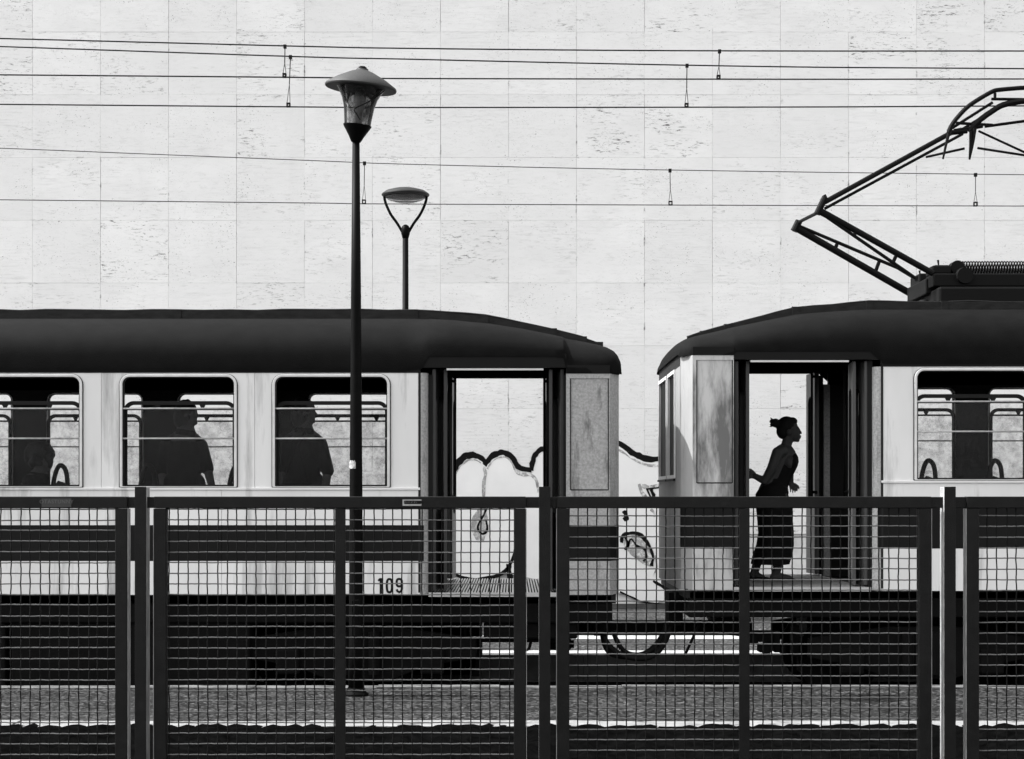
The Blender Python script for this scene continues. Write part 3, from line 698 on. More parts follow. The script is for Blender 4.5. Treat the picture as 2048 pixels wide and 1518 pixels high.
# ---- underneath: bogies, boxes, coupler
def bogie(car, xc, hwid, zb=-.17):
    b = MB()
    y0, y1 = YN + .16, YF - .16
    for yy in (y0, y1 - .08):
        b.prism_y([(xc - hwid, .36), (xc - hwid, .20), (xc - hwid * .55, .12), (xc - hwid * .3, .02), (xc + hwid * .3, .02), (xc + hwid * .55, .12), (xc + hwid, .20), (xc + hwid, .36), (xc + hwid * .3, .46), (xc - hwid * .3, .46)], yy, yy + .08)
    b.box(xc - .25, xc + .25, y0 + .08, y1 - .08, .15, .42)
    bo = b.build('bogie', M_black, car, bevel=.008)
    for sx in (-1, 1):
        for yy in (14.70, 15.62):
            MB().wheel((xc + sx * hwid * .62, yy, .16), [(.02, 0), (.36, 0), (.36, .025), (.33, .03), (.325, .085), (.26, .09), (.22, .06), (.10, .055), (.09, .10), (.02, .10)]).build('wheel', M_black, bo, smooth='auto')
        MB().tube([(xc + sx * hwid * .62, y0 + .1, .16), (xc + sx * hwid * .62, y1 - .1, .16)], .055, 12).build('axle', M_black, bo, smooth=True)
        MB().box(xc + sx * hwid * .62 - .1, xc + sx * hwid * .62 + .1, y0 - .05, y0 + .02, .06, .28).build('axle_box', M_black, bo, bevel=.02)
    MB().tube([(xc - .12, y0 - .02, .06), (xc - .12, y0 - .02, .42)], .05, 10).build('coil_spring', M_black, bo)
    MB().tube([(xc + .12, y0 - .02, .06), (xc + .12, y0 - .02, .42)], .05, 10).build('coil_spring', M_black, bo)
    return bo
bogie(car1, -1.28, .98)
bogie(car2, 3.45, .95)
def ubox(car, x0, x1, z0, z1, y0=YN + .09, y1=YN + .62, name='equipment_box'):
    return MB().box(x0, x1, y0, y1, z0, z1).build(name, M_black, car, bevel=.015)
ubox(car1, -4.2, -2.2, -.10, .497); ubox(car1, -6.4, -4.25, -.06, .497); ubox(car1, -2.34, -1.30, -.04, .497, YN + .95, YN + 1.5); ubox(car1, -1.36, -.27, -.02, .497, YN + .7, YN + 1.4)
ubox(car2, 4.3, 7.0, -.10, .542); ubox(car2, 2.62, 4.4, -.05, .542, YN + .9, YN + 1.5)
ubox(car1, -.24, .55, .36, .497, YN + .12, YN + .8, 'air_tank_tray')
MB().tube([P(896, 1281, 14.35), P(1140, 1281, 14.35)], .016, 10).build('brake_pipe', M_black, car1, smooth=True)
MB().tube([P(915, 1274, 14.34), P(1136, 1274, 14.34)], .007, 8).build('conduit', M_alu, car1, smooth=True)
for px in (930, 1020, 1100): MB().box(PX(px, 14.4) - .012, PX(px, 14.4) + .012, 14.38, 14.41, PZ(1283, 14.4), .505).build('pipe_hanger', M_black, car1)
# coupler between the cars
cp = MB().box(PX(1082, 15.1), PX(1142, 15.1), 15.05, 15.35, PZ(1300, 15.1), PZ(1236, 15.1)).build('coupler_head', M_black, car1, bevel=.02)
MB().tube([P(1128, 1288, 15.0), P(1148, 1288, 15.0)], .035, 12).build('coupler_pin', M_black, cp)
MB().tube([P(1028, 1275, 14.6), P(1033, 1296, 14.6), P(1045, 1303, 14.6), P(1058, 1298, 14.6), P(1064, 1275, 14.6)], .014, 8).build('hose', M_rub, car1, smooth=True)
MB().box(PX(1142, 15.1), PX(1505, 15.1), 15.1, 15.3, PZ(1270, 15.1), PZ(1243, 15.1)).build('drawbar', M_black, car2, bevel=.01)
for pts, r_ in (([(1206, 1262), (1208, 1278), (1214, 1296), (1226, 1308), (1250, 1312), (1280, 1311), (1300, 1302), (1318, 1284), (1332, 1258), (1342, 1225), (1352, 1195)], .030),
                ([(1226, 1262), (1234, 1282), (1246, 1300), (1264, 1309), (1290, 1307), (1318, 1290), (1336, 1262), (1348, 1228), (1356, 1196)], .022),
                ([(1202, 1240), (1204, 1262), (1214, 1286), (1236, 1306), (1268, 1316), (1300, 1314), (1322, 1296), (1338, 1262), (1350, 1205)], .026)):
    d_ = 14.75 + random.uniform(0, .3)
    MB().tube([P(x, y, d_) for x, y in spline(pts, 4)], r_, 10).build('jumper_hose', M_rub, car2, smooth=True)
MB().box(PX(1336, 14.7), PX(1364, 14.7), 14.6, 14.9, PZ(1250, 14.7), PZ(1184, 14.7)).build('hose_bracket', M_black, car2, bevel=.01)
MB().box(PX(1186, 14.7), PX(1212, 14.7), 14.6, 14.9, PZ(1270, 14.7), PZ(1200, 14.7)).build('hose_bracket', M_black, car1, bevel=.01)
MB().tube([P(1402, 1240, 14.4), P(1371, 1308, 14.4)], .012, 8).build('release_rod', M_black, car2, smooth=True)
MB().prism_y([(PX(1425, 14.9), PZ(1235, 14.9)), (PX(1500, 14.9), PZ(1235, 14.9)), (PX(1500, 14.9), PZ(1274, 14.9)), (PX(1444, 14.9), PZ(1268, 14.9))], 14.85, 15.6).build('buffer_beam', M_black, car2)
for px, w_, h0, h1 in ((1508, 14, 1262, 1288), (1530, 30, 1262, 1283), (1553, 12, 1262, 1304), (1566, 8, 1290, 1308), (1590, 14, 1250, 1312), (1520, 6, 1288, 1304), (1540, 22, 1284, 1294)):
    MB().box(PX(px - w_ / 2, 14.5), PX(px + w_ / 2, 14.5), 14.45, 14.6, PZ(h1, 14.5), PZ(h0, 14.5)).build('brake_rigging', M_black, car2, bevel=.006)
MB().wheel((PX(1530, 14.5), 14.42, PZ(1296, 14.5)), [(.01, 0), (.05, 0), (.05, .05), (.01, .05)]).build('brake_rigging', M_black, car2)

# ---- seats (back to back pairs, an arched grip on the aisle end)
def seat_pair(car, xc, zf, y0=15.42, y1=16.1, nm='seat_pair', lab=None):
    s = thing('seat_pair', lab, 'seat', (xc, (y0 + y1) / 2, zf - .012), 'back to back train seats')
    MB().prism_y([(xc - .06, zf - .012), (xc + .06, zf - .012), (xc + .05, zf + .38), (xc - .05, zf + .38)], y0 + .2, y1 - .2).build('pedestal', M_seat, s)
    for k in (-1, 1):
        MB().prism_y([(xc + k * .10, zf + .38), (xc + k * .52, zf + .42), (xc + k * .54, zf + .47), (xc + k * .10, zf + .45)], y0, y1).build('cushion', M_seat, s, bevel=.015)
        MB().prism_y([(xc + k * .11, zf + .40), (xc + k * .05, zf + .40), (xc + k * .006, zf + .90), (xc + k * .03, zf + .90)], y0, y1).build('backrest', M_seat, s, bevel=.008)
    pts = spline([(xc - .095, zf + .62), (xc - .075, zf + .86), (xc - .045, zf + 1.02), (xc - .004, zf + 1.09), (xc + .045, zf + 1.05), (xc + .065, zf + .92), (xc + .07, zf + .62)], 5)
    MB().tube([(x, y0 + .03, z) for x, z in pts], .022, 8).build('grip', M_seat, s, smooth=True)
    MB().prism_y([(xc - .095, zf + .62), (xc - .065, zf + .9), (xc - .02, zf + .95), (xc + .04, zf + .93), (xc + .068, zf + .62)], y0 + .02, y0 + .04).build('end_plate', M_seat, s)
seat_pair(car1, PX(121, 15.45), .752, lab='seat pair with arched grip beside the seated curly haired passenger')
seat_pair(car1, PX(296, 15.45), .752, lab='seat pair behind the lone standing passenger with bare outstretched hand')
seat_pair(car1, PX(474, 15.45), .752, lab='seat pair at the pillar between the two standing passengers')
seat_pair(car2, PX(1857, 15.45), .797, lab='seat pair with arched grip under the railcar window by the pantograph')
seat_pair(car2, PX(1990, 15.45), .797, lab='seat pair at the dark pillar of the pantograph railcar')

# ---- pantograph (part of the second car)
pt = MB().box(PX(1878, 14.62), PX(2260, 14.62), 14.62, 15.78, 3.16, PZ(573, 14.62)).build('pantograph', M_iron, car2, bevel=.02)
DN, DF, DH = 14.75, 15.70, 15.2
def pb(name, segs, mt=M_iron):
    m = MB()
    for a, b_, w_, d in segs:
        da, db = d if isinstance(d, tuple) else (d, d)
        m.tube([P(a[0], a[1], da), P(b_[0], b_[1], db)], w_ * .62 * da / F, 10)
    return m.build(name, mt, pt, smooth='auto')
mir = lambda p: (4130 - p[0], p[1])
def both(name, segs):
    pb(name, segs)
    def md(a, d):      # mirror about a fixed plane x = PX(2065, 15.2)
        return a
    m = MB(); xm = PX(2065, DH)
    for a, b_, w_, d in segs:
        da, db = d if isinstance(d, tuple) else (d, d)
        p, q = P(a[0], a[1], da), P(b_[0], b_[1], db); p.x = 2 * xm - p.x; q.x = 2 * xm - q.x
        m.tube([p, q], w_ * .62 * da / F, 10)
    m.build(name, M_iron, pt, smooth='auto')
both('lower_arm', [((1638, 420), (1866, 547), 10, DN), ((1648, 430), (1832, 557), 5.5, DN), ((1712, 459), (1708, 474), 6, DN), ((1795, 505), (1786, 525), 6, DN)])
both('lower_arm', [((1592, 456), (1826, 590), 11, DF), ((1600, 453), (1796, 536), 5.5, DF), ((1796, 536), (1832, 558), 5.5, DF), ((1674, 488), (1669, 502), 6, DF), ((1758, 524), (1750, 546), 6, DF)])
both('knuckle', [((1634, 428), (1650, 395), 11, DN), ((1648, 390), (1653, 400), 6, DN), ((1588, 462), (1598, 442), 12, DF), ((1598, 444), (1638, 424), 5.5, (DF, DN)), ((1640, 424), (1655, 432), 9, DN)])
both('upper_arm', [((1650, 404), (1905, 264), 8.5, (DN, DH)), ((1650, 417), (1925, 268), 5, (DN, DH)), ((1895, 262), (1985, 205), 5, DH), ((1898, 266), (1934, 262), 8, DH)])
hd = MB()
bow = spline([(1897, 266), (1902, 253), (1914, 236), (1935, 214), (1960, 197), (1985, 183), (2000, 179.5), (2040, 176), (2065, 175)], 5)
bw_ = MB().tube([P(x, y, 14.75) for x, y in bow], 9 / 2 * DN / F, 10)
hd.tube([P(x, y, 15.2) for x, y in spline([(1938, 262), (1960, 240), (1985, 222), (2006, 210), (2040, 203), (2065, 201)], 5)], 12 / 2 * DH / F, 10)
for a, b_, w_ in (((1983, 198), (2065, 199), 5), ((1990, 186), (1990, 199), 5), ((1912, 246), (1985, 250), 5), ((1908, 262), (1965, 252), 7), ((1970, 253), (2065, 240), 5), ((1957, 262), (2065, 312), 4), ((1918, 262), (1990, 218), 4)):
    hd.tube([P(a[0], a[1], DH), P(b_[0], b_[1], DH)], w_ * .6 * DH / F, 8)
for pts in ([(1900, 258), (1893, 285), (1886, 318)], [(1950, 256), (1946, 285), (1939, 319)], [(1942, 262), (1941, 290), (1939, 318)]):
    bw_.tube([P(x, y, DN) for x, y in spline(pts, 4)], [6 / 2 * DN / F * (1.25 - .6 * k / 8) for k in range(9)], 8)
xm = PX(2065, DH)
for a, b_ in (((1852, 314), (1929, 297)), ((1955, 296), (2065, 313)), ((2160, 296), (2065, 313)), ((2278, 314), (2201, 297))):
    MB().tube([P(a[0], a[1], DH), P(b_[0], b_[1], DH)], 5 / 2 * DH / F, 8).build('horn_link', M_iron, pt, smooth=True)
for nm, q in (('collector_frame', hd), ('collector_bow', bw_)):
    q.build(nm, M_iron, pt, smooth='auto')
    h2 = MB(); h2.add([(2 * xm - x, y, z) for x, y, z in q.v], [f[::-1] for f in q.f]); h2.build(nm, M_iron, pt, smooth='auto')
def coil(x0, x1, z, d, r, turns, wr):
    N = turns * 12
    return MB().tube([(x0 + (x1 - x0) * k / N, d + r * math.cos(2 * math.pi * k / 12), z + r * math.sin(2 * math.pi * k / 12)) for k in range(N + 1)], wr, 5)
for d, py in ((14.85, 535), (15.5, 548)):
    coil(PX(1912, d), PX(2215, d), PZ(py, d), d, .052, 54, .0065).build('spring', M_iron, pt, smooth=True)
MB().wheel((PX(1912, 14.85), 14.79, PZ(536, 14.85)), [(.01, 0), (.06, 0), (.06, .12), (.01, .12)]).build('spring_seat', M_iron, pt)
MB().wheel((PX(1930, 14.7), 14.68, PZ(551, 14.7)), [(.01, 0), (.07, 0), (.075, .06), (.01, .06)]).build('pulley', M_iron, pt, smooth='auto')
bs = MB()
bs.box(PX(1862, 14.8), PX(2250, 14.8), 14.72, 15.0, PZ(575, 14.8), PZ(549, 14.8)); bs.box(PX(1862, 14.8), PX(1900, 14.8), 14.75, 15.0, PZ(549, 14.8), PZ(532, 14.8))
bs.box(PX(1828, 15.6), PX(1862, 15.6), 15.4, 15.75, PZ(590, 15.6), PZ(552, 15.6)); bs.box(PX(1835, 15.2), PX(1900, 15.2), 14.9, 15.6, PZ(596, 15.2), PZ(565, 15.2))
bs.build('base_frame', M_iron, pt, bevel=.012)
MB().lathe([(.09, 0), (.05, .03), (.085, .05), (.05, .08), (.08, .10), (.05, .13)], (PX(1850, 15.1), 15.1, 3.19), 16).build('insulator', M_iron, pt)
for px, py, d in ((1876, 520, 14.8), (1839, 541, 15.5)):
    MB().tube([P(px, py, d), P(px + 1.5, py + 14, d)], [.010, .005], 8).build('grease_cup', M_iron, pt)
    MB().box(PX(px - 9, d), PX(px + 20, d), d - .04, d + .04, PZ(py + 20, d), PZ(py + 11, d)).build('bearing_cap', M_iron, pt, bevel=.008)

# ------------------------------------------------------------------ people
def fuse(m, name, mt, parent, vox, sm=4):
    o = m.build(name, mt, parent)
    rm = o.modifiers.new('fuse', 'REMESH'); rm.mode = 'VOXEL'; rm.voxel_size = vox; rm.use_smooth_shade = True
    s_ = o.modifiers.new('smooth', 'SMOOTH'); s_.iterations = sm; s_.factor = .5
    return o
DW = 15.3
W = lambda px, py, dy=0: P(px, py, DW) + Vector((0, dy, 0))
wm = thing('person', 'woman with hair in a bun leaning out of the railcar doorway', 'person', (PX(1556, DW), DW, .80))
b = MB()
# head in profile, facing right
b.ell(W(1577, 856), (.086, .072, .098)); b.ell(W(1586, 867), (.062, .058, .075))
b.ell(W(1590, 876), (.042, .040, .036)); b.ell(W(1595, 881), (.020, .022, .016))
b.capsule(W(1597.5, 858), W(1602.5, 866.5), .010, .009); b.ell(W(1600.5, 872), (.012, .016, .007)); b.ell(W(1599.5, 876), (.012, .016, .007)); b.ell(W(1594, 855), (.018, .045, .010))
b.ell(W(1575, 865, -.07), (.018, .012, .028))
b.limb([W(1577, 876), W(1572, 892), W(1568, 904)], [.050, .048, .065])
# torso, leaning forward
b.limb([W(1568, 912), W(1559, 935), W(1550, 960), W(1543, 985)], [.112, .110, .100, .125])
b.ell(W(1575, 925), (.075, .14, .085)); b.ell(W(1548, 985), (.125, .165, .11))
# far arm hangs forward, hand with fingers below
sh = W(1585, 906, .13); b.limb([W(1572, 900, .09), sh, W(1584, 940, .16), W(1583, 966, .06)], [.05, .052, .042, .030])
b.ell(W(1587, 971, .04), (.034, .020, .026))
for k, (dx, ln) in enumerate(((-6, 15), (-1.5, 17), (3, 16), (7, 13))):
    b.limb([W(1587 + dx, 972, .04), W(1588.5 + dx, 978, .03), W(1588 + dx, 972 + ln * .8, .03)], [.0095, .0085, .0065])
b.limb([W(1592, 968, .05), W(1598, 972, .05), W(1600, 978, .05)], [.010, .009, .007])
# near arm reaches back to the handrail
b.limb([W(1560, 902, -.11), W(1551, 906, -.13), W(1540, 935, -.13), W(1526, 962, -.10), W(1509, 953, -.06)], [.052, .054, .045, .037, .028])
b.ell(W(1504, 949, -.05), (.030, .022, .034))
for k in range(4): b.limb([W(1504, 942 + k * 4.5, -.06), W(1498, 942 + k * 4.6, -.07), W(1496, 943 + k * 4.6, -.04)], [.010, .009, .008])
b.limb([W(1506, 945, -.04), W(1501, 939, -.03), W(1497, 938, -.02)], [.010, .009, .008])
# legs
b.limb([W(1552, 995, -.07), W(1556, 1065, -.08), W(1552, 1135, -.08), W(1549, 1146, -.08)], [.10, .070, .042, .038])
b.limb([W(1546, 995, .07), W(1542, 1065, .09), W(1517, 1128, .10), W(1512, 1146, .10)], [.10, .068, .042, .038])
b.limb([W(1546, 1152, -.08), W(1566, 1154, -.08), W(1577, 1155, -.08)], [.040, .034, .022])
b.limb([W(1509, 1150, .10), W(1522, 1154, .10), W(1530, 1155, .10)], [.036, .032, .020])
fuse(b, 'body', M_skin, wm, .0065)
h = MB(); h.ell(W(1573, 852), (.090, .080, .090)); h.ell(W(1566, 862), (.062, .070, .075)); h.ell(W(1584, 843), (.050, .062, .040)); h.ell(W(1557, 848), (.05, .045, .040)); h.ell(W(1551, 846), (.040, .04, .042))
for k in range(14):
    a = random.uniform(-.6, 2.2); p0 = W(1553, 846); h.capsule(p0, p0 + Vector((-.045 - .02 * random.random(), random.uniform(-.03, .03), random.uniform(-.045, .05))), .012, .006, 6)
h.capsule(W(1567, 872), W(1567, 884), .010, .005, 6); h.capsule(W(1562, 866), W(1566, 876), .014, .006, 6)
fuse(h, 'hair', M_hair, wm, .0065, 2)
c = MB()
c.limb([W(1573, 922), W(1566, 936), W(1556, 958), W(1547, 985)], [.113, .114, .105, .128]); c.ell(W(1578, 926), (.078, .135, .075)); c.ell(W(1548, 985), (.135, .175, .115))
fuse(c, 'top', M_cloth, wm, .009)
sk = MB(); N = 28
prof = [(972, 1541, 19, .17), (988, 1543.5, 32, .19), (1010, 1547, 35, .20), (1040, 1550, 35, .21), (1065, 1552, 35, .22), (1090, 1550, 37, .23), (1110, 1545, 39, .24), (1128, 1540, 38, .25)]
for py, cx, hw, dy in prof:
    for k in range(N):
        a = 2 * math.pi * k / N; fl = 1 + .035 * math.sin(5 * a + 1) * (py - 975) / 150
        sk.v.append(tuple(W(cx + hw * fl * math.cos(a), py, dy * fl * math.sin(a))))
for i in range(len(prof) - 1):
    for k in range(N): sk.f.append((i * N + k, i * N + (k + 1) % N, (i + 1) * N + (k + 1) % N, (i + 1) * N + k))
sk.build('skirt', M_cloth, wm, smooth=True)
for dx, dy in ((1562, -.08), (1519, .10)):
    MB().ell(W(dx, 1158.5, dy) , (.125, .05, .02)).build('shoe', M_cloth, wm, smooth=True)

def passenger(label, px, head_y, d, floor, lean=0, arm=None, hairy=1.0, shoulders=.20):
    """standing passenger seen from behind and side; head_y = pixel of the crown"""
    X = PX(px, d); zt = PZ(head_y, d); Hh = zt - floor; k = Hh / 1.68
    t = thing('person', label, 'person', (X, d, floor), 'train passengers')
    V = lambda x, y, z: Vector((X + x * k, d + y * k, floor + z * k))
    b = MB()
    b.ell(V(lean + .01, 0, 1.565), (.082 * k, .075 * k, .11 * k)); b.ell(V(lean + .03, 0, 1.52), (.06 * k, .06 * k, .075 * k)); b.capsule(V(lean + .085, 0, 1.555), V(lean + .108, 0, 1.53), .010, .009)
    b.ell(V(lean + .07, 0, 1.475), (.025, .03, .022)); b.ell(V(lean, -.075, 1.54), (.02, .012, .03))
    b.limb([V(lean, 0, 1.48), V(lean * .6, 0, 1.38), V(0, 0, 1.25), V(0, 0, 1.05), V(0, 0, .92)], [.055, .09, .15 * k, .14 * k, .16 * k])
    b.limb([V(-shoulders, -.02, 1.29), V(lean * .5, 0, 1.37), V(shoulders, .02, 1.29)], [.05, .075, .05])
    for s_ in (-1, 1):
        if s_ > 0 and arm: pts = [V(*p) for p in arm]
        else: pts = [V(s_ * shoulders, s_ * .03, 1.27), V(s_ * (shoulders + .05), 0, 1.05), V(s_ * (shoulders + .02), -.06, .82)]
        b.limb(pts, [.055, .043, .034][:len(pts)] if len(pts) == 3 else [.055, .045, .04, .03])
        e = pts[-1]; dr = (pts[-1] - pts[-2]).normalized()
        b.ell(e + dr * .05, (.035, .028, .045))
        sd_ = dr.cross(Vector((0, 1, 0))).normalized()
        for q in range(4): b.limb([e + dr * .07 + sd_ * (q - 1.5) * .019, e + dr * .115 + sd_ * (q - 1.5) * .021, e + dr * (.15 - .008 * abs(q - 1.4)) + sd_ * (q - 1.5) * .019 - Vector((0, 0, .012))], [.0095, .009, .0075])
        b.limb([e + dr * .03 + sd_ * .03, e + dr * .07 + sd_ * .058], [.011, .008])
        b.limb([V(s_ * .09, 0, .9), V(s_ * .10, -.02, .48), V(s_ * .10, .02, .09)], [.095, .065, .045]); b.limb([V(s_ * .10, .02, .045), V(s_ * .13, -.14, .035)], [.045, .034])
    fuse(b, 'body', M_skin, t, .009)
    h = MB(); h.ell(V(lean - .015, .0, 1.585), (.098 * k, .09 * k, .100 * k)); h.ell(V(lean - .045, 0, 1.52), (.085 * k, .085 * k, .09 * k * hairy))
    for q in range(26):
        a_ = random.uniform(0, 6.28); e_ = random.uniform(-.6, 1.5)
        p_ = V(lean - .02 + .092 * math.cos(a_) * math.cos(e_), .085 * math.sin(a_) * math.cos(e_), 1.57 + .098 * math.sin(e_))
        if math.cos(a_) * math.cos(e_) < .55: h.ell(p_, random.uniform(.016, .028), nu=8, nv=6)
    fuse(h, 'hair', M_hair, t, .009, 2)
    c = MB(); c.limb([V(lean * .5, 0, 1.36), V(0, 0, 1.22), V(0, 0, 1.0), V(0, 0, .88)], [.10, .165 * k, .155 * k, .175 * k]); c.limb([V(-shoulders, -.02, 1.28), V(lean * .4, 0, 1.345), V(shoulders, .02, 1.28)], [.058, .085, .058])
    for s_ in (-1, 1):
        pts = [V(*p) for p in arm] if (s_ > 0 and arm) else [V(s_ * shoulders, s_ * .03, 1.27), V(s_ * (shoulders + .05), 0, 1.05)]
        c.limb(pts[:2], [.066, .06])
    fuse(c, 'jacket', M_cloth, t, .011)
    tr = MB()
    for s_ in (-1, 1): tr.limb([V(s_ * .085, 0, .92), V(s_ * .10, -.02, .48), V(s_ * .10, .02, .11)], [.115, .085, .065])
    fuse(tr, 'trousers', M_cloth, t, .012)
    return t
passenger('standing passenger in dark jacket with one bare hand held out, beside rear seats', 368, 800, 15.25, .74, .03, [(.15, 0, 1.27), (.215, -.02, 1.06), (.27, -.10, .90)], 1.15, .145)
p3 = passenger('standing passenger with shoulder bag at the window by the lamp post', 606, 796, 15.25, .74, .02, [(.155, 0, 1.27), (.225, -.05, 1.03), (.20, -.10, .80)], 1.4, .15)
sb = thing('shoulder_bag', 'dark shoulder bag hung on the passenger by the lamp post', 'bag', P(585, 1010, 15.05))
MB().box(PX(560, 15.0), PX(625, 15.0), 14.98, 15.08, PZ(1040, 15.0), PZ(965, 15.0)).build('bag_body', M_cloth, sb, bevel=.03)
MB().tube([P(x, y, 15.03) for x, y in spline([(568, 968), (590, 900), (612, 862), (600, 900), (618, 968)], 5)], .010, 6).build('strap', M_cloth, sb, smooth=True)
# seated passenger, curly hair
sp = thing('person', 'seated passenger with a mass of curly hair beside an arched seat grip', 'person', (PX(55, 15.3), 15.3, .752), 'train passengers')
Q = lambda px, py, dy=0: P(px + 21, py, 15.3) + Vector((0, dy, 0))
b = MB(); b.ell(Q(62, 918), (.082, .075, .105)); b.ell(Q(70, 926), (.055, .055, .065)); b.capsule(Q(79, 918), Q(84, 925), .010, .009); b.ell(Q(76, 936), (.028, .03, .022))
b.limb([Q(62, 935), Q(56, 955), Q(50, 985), Q(42, 1030), Q(38, 1075)], [.052, .09, .14, .145, .16])
b.limb([Q(50, 962, -.18), Q(50, 962, .18)], [.065, .065])
for s_ in (-1, 1):
    b.limb([Q(52, 964, s_ * .18), Q(70, 1010, s_ * .2), Q(105, 1035, s_ * .1)], [.052, .042, .032]); b.ell(Q(112, 1036, s_ * .1), (.05, .035, .025))
    for q in range(4): b.limb([Q(116, 1034 + q * 1.5, s_ * .1 + (q - 1.5) * .02), Q(128, 1040 + q, s_ * .1 + (q - 1.5) * .02)], [.0095, .008])
    b.limb([Q(42, 1080, s_ * .09), Q(135, 1078, s_ * .12), Q(142, 1145, s_ * .12), Q(142, 1158, s_ * .12)], [.09, .065, .045, .042]); b.limb([Q(140, 1160, s_ * .12), Q(168, 1163, s_ * .12)], [.04, .03])
fuse(b, 'body', M_skin, sp, .009)
h = MB()
for k in range(46):
    a = random.uniform(0, 6.28); e_ = random.uniform(-.7, 1.3); rr = .105
    h.ell(Q(58, 913) + Vector((rr * math.cos(a) * math.cos(e_) * 1.05, rr * math.sin(a) * math.cos(e_), rr * math.sin(e_) * 1.15)), random.uniform(.026, .042), nu=8, nv=6)
h.ell(Q(56, 912), (.095, .095, .11)); fuse(h, 'hair', M_hair, sp, .010, 1)
c = MB(); c.limb([Q(55, 962), Q(50, 985), Q(42, 1030), Q(38, 1072)], [.11, .155, .16, .175]); c.limb([Q(50, 964, -.18), Q(50, 964, .18)], [.074, .074])
for s_ in (-1, 1): c.limb([Q(52, 966, s_ * .18), Q(70, 1010, s_ * .2)], [.066, .056]); c.limb([Q(42, 1080, s_ * .09), Q(135, 1078, s_ * .12), Q(141, 1140, s_ * .12)], [.105, .08, .06])
fuse(c, 'clothes', M_cloth, sp, .011)

# ------------------------------------------------------------------ lamps
LD = 13.19
L1 = thing('street_lamp', 'tall black lamp post with flared bowl and tilted conical hood on the platform', 'street lamp', (PX(712, LD), LD, 0))
s1 = LD / F; lx = PX(712, LD)
MB().tube([(lx, LD, z) for z in (0, .4, PZ(990, LD), PZ(600, LD), PZ(284, LD))], [.062, .056, 26 * s1 / 2, 20.5 * s1 / 2, 14.5 * s1 / 2], 24).build('post', M_pole, L1, smooth=True)
MB().lathe([(.10, 0), (.10, .012), (.075, .03), (.066, .06)], (lx, LD, 0), 24).build('base_flange', M_pole, L1)
MB().box(lx - .03, lx + .03, LD - .062, LD - .045, .45, .75).build('service_hatch', M_pole, L1, bevel=.006)
piv = Vector((lx, LD, PZ(282, LD))); rotl = Euler((R(3), R(5.5), 0)).to_matrix()
def tilt(m):
    m.v = [tuple(piv + rotl @ Vector(v)) for v in m.v]; return m
tilt(MB().lathe([(.035, -.01), (.042, .0), (.06, .035), (.108, .112), (.112, .122), (.10, .124)], n=32)).build('cup', M_pole, L1, smooth='auto')
tilt(MB().lathe([(.104, .122), (.108, .17), (.120, .26), (.140, .33), (.175, .395), (.222, .43), (.218, .432), (.170, .398), (.135, .332), (.115, .26), (.103, .17), (.099, .124)], n=36, close=False)).build('bowl', M_bowl, L1, smooth=True)
tilt(MB().lathe([(.03, .12), (.035, .15), (.03, .22), (.045, .26), (.05, .34), (.03, .40)], n=20)).build('bulb', mat('milky_bulb', .30, .3), L1, smooth=True)
tilt(MB().lathe([(.278, .405), (.282, .415), (.275, .43), (.19, .485), (.09, .535), (.05, .55), (.045, .562), (.0, .565)], n=40)).build('hood', M_hood, L1, smooth='auto')
tilt(MB().lathe([(.01, .432), (.12, .45), (.268, .420), (.274, .408), (.262, .412), (.12, .440), (.01, .425)], n=36)).build('hood_lining', M_pole, L1, smooth=True)
tilt(MB().lathe([(.03, .558), (.034, .572), (.02, .582), (.004, .584)], n=18)).build('finial', M_pole, L1, smooth='auto')
MB().tube([piv + rotl @ Vector(v) for v in spline([(.19, -.05, .40), (.13, -.105, .33), (.06, -.112, .28), (-.02, -.106, .23), (.0, -.106, .19), (.03, -.10, .15)], 5)], .005, 6).build('loose_cable', M_rub, L1, smooth=True)
# torn sticker wrapped round the post
stk = MB(); zs0, zs1 = PZ(938, LD), PZ(920, LD); rr = 25.5 * s1 / 2 + .0015; A0, A1, ns = R(182), R(272), 9
for i in range(ns + 1):
    a = A0 + (A1 - A0) * i / ns
    for z in (zs0 + random.uniform(0, .008), zs1 - random.uniform(0, .022)): stk.v.append((lx + rr * math.cos(a), LD + rr * math.sin(a), z))
for i in range(ns): stk.f.append((2 * i, 2 * i + 2, 2 * i + 3, 2 * i + 1))
stk.build('sticker', mat('torn_sticker', .26, .7, var=.6, scale=60), L1)

LD2 = 21.4
lx2 = PX(811, LD2); s2 = LD2 / F
L2 = thing('street_lamp', 'lamp with flat dome on two curved arms rising behind the train roof', 'street lamp', (lx2, LD2, 0))
MB().tube([(lx2, LD2, 0), (lx2, LD2, PZ(470, LD2))], [.05, 11.5 * s2 / 2], 20).build('post', M_pole, L2, smooth=True)
MB().lathe([(.038, 0), (.055, .06), (.06, .10), (.045, .155), (.02, .175), (.004, .178)], (lx2, LD2, PZ(477, LD2)), 20).build('socket', M_pole, L2, smooth=True)
for k in (-1, 1):
    MB().tube([(lx2 + k * x, LD2, z) for x, z in spline([(.02, PZ(470, LD2)), (.10, PZ(448, LD2)), (.19, PZ(428, LD2)), (.255, PZ(405, LD2)), (.272, PZ(389, LD2))], 5)], .018, 10).build('arm', M_pole, L2, smooth=True)
zc_ = PZ(391, LD2)
MB().lathe([(.20, -.030), (.29, -.012), (.305, .004), (.302, .018), (.25, .055), (.15, .083), (.06, .092), (.004, .094)], (lx2, LD2, zc_), 40).build('dome', mat('lamp_dome', .02, .5, spec=.2, var=.2, scale=20), L2, smooth='auto')
MB().lathe([(.004, -.088), (.12, -.082), (.22, -.052), (.262, -.024)], (lx2, LD2, zc_), 32, close=False).build('lens', M_lens, L2, smooth=True)

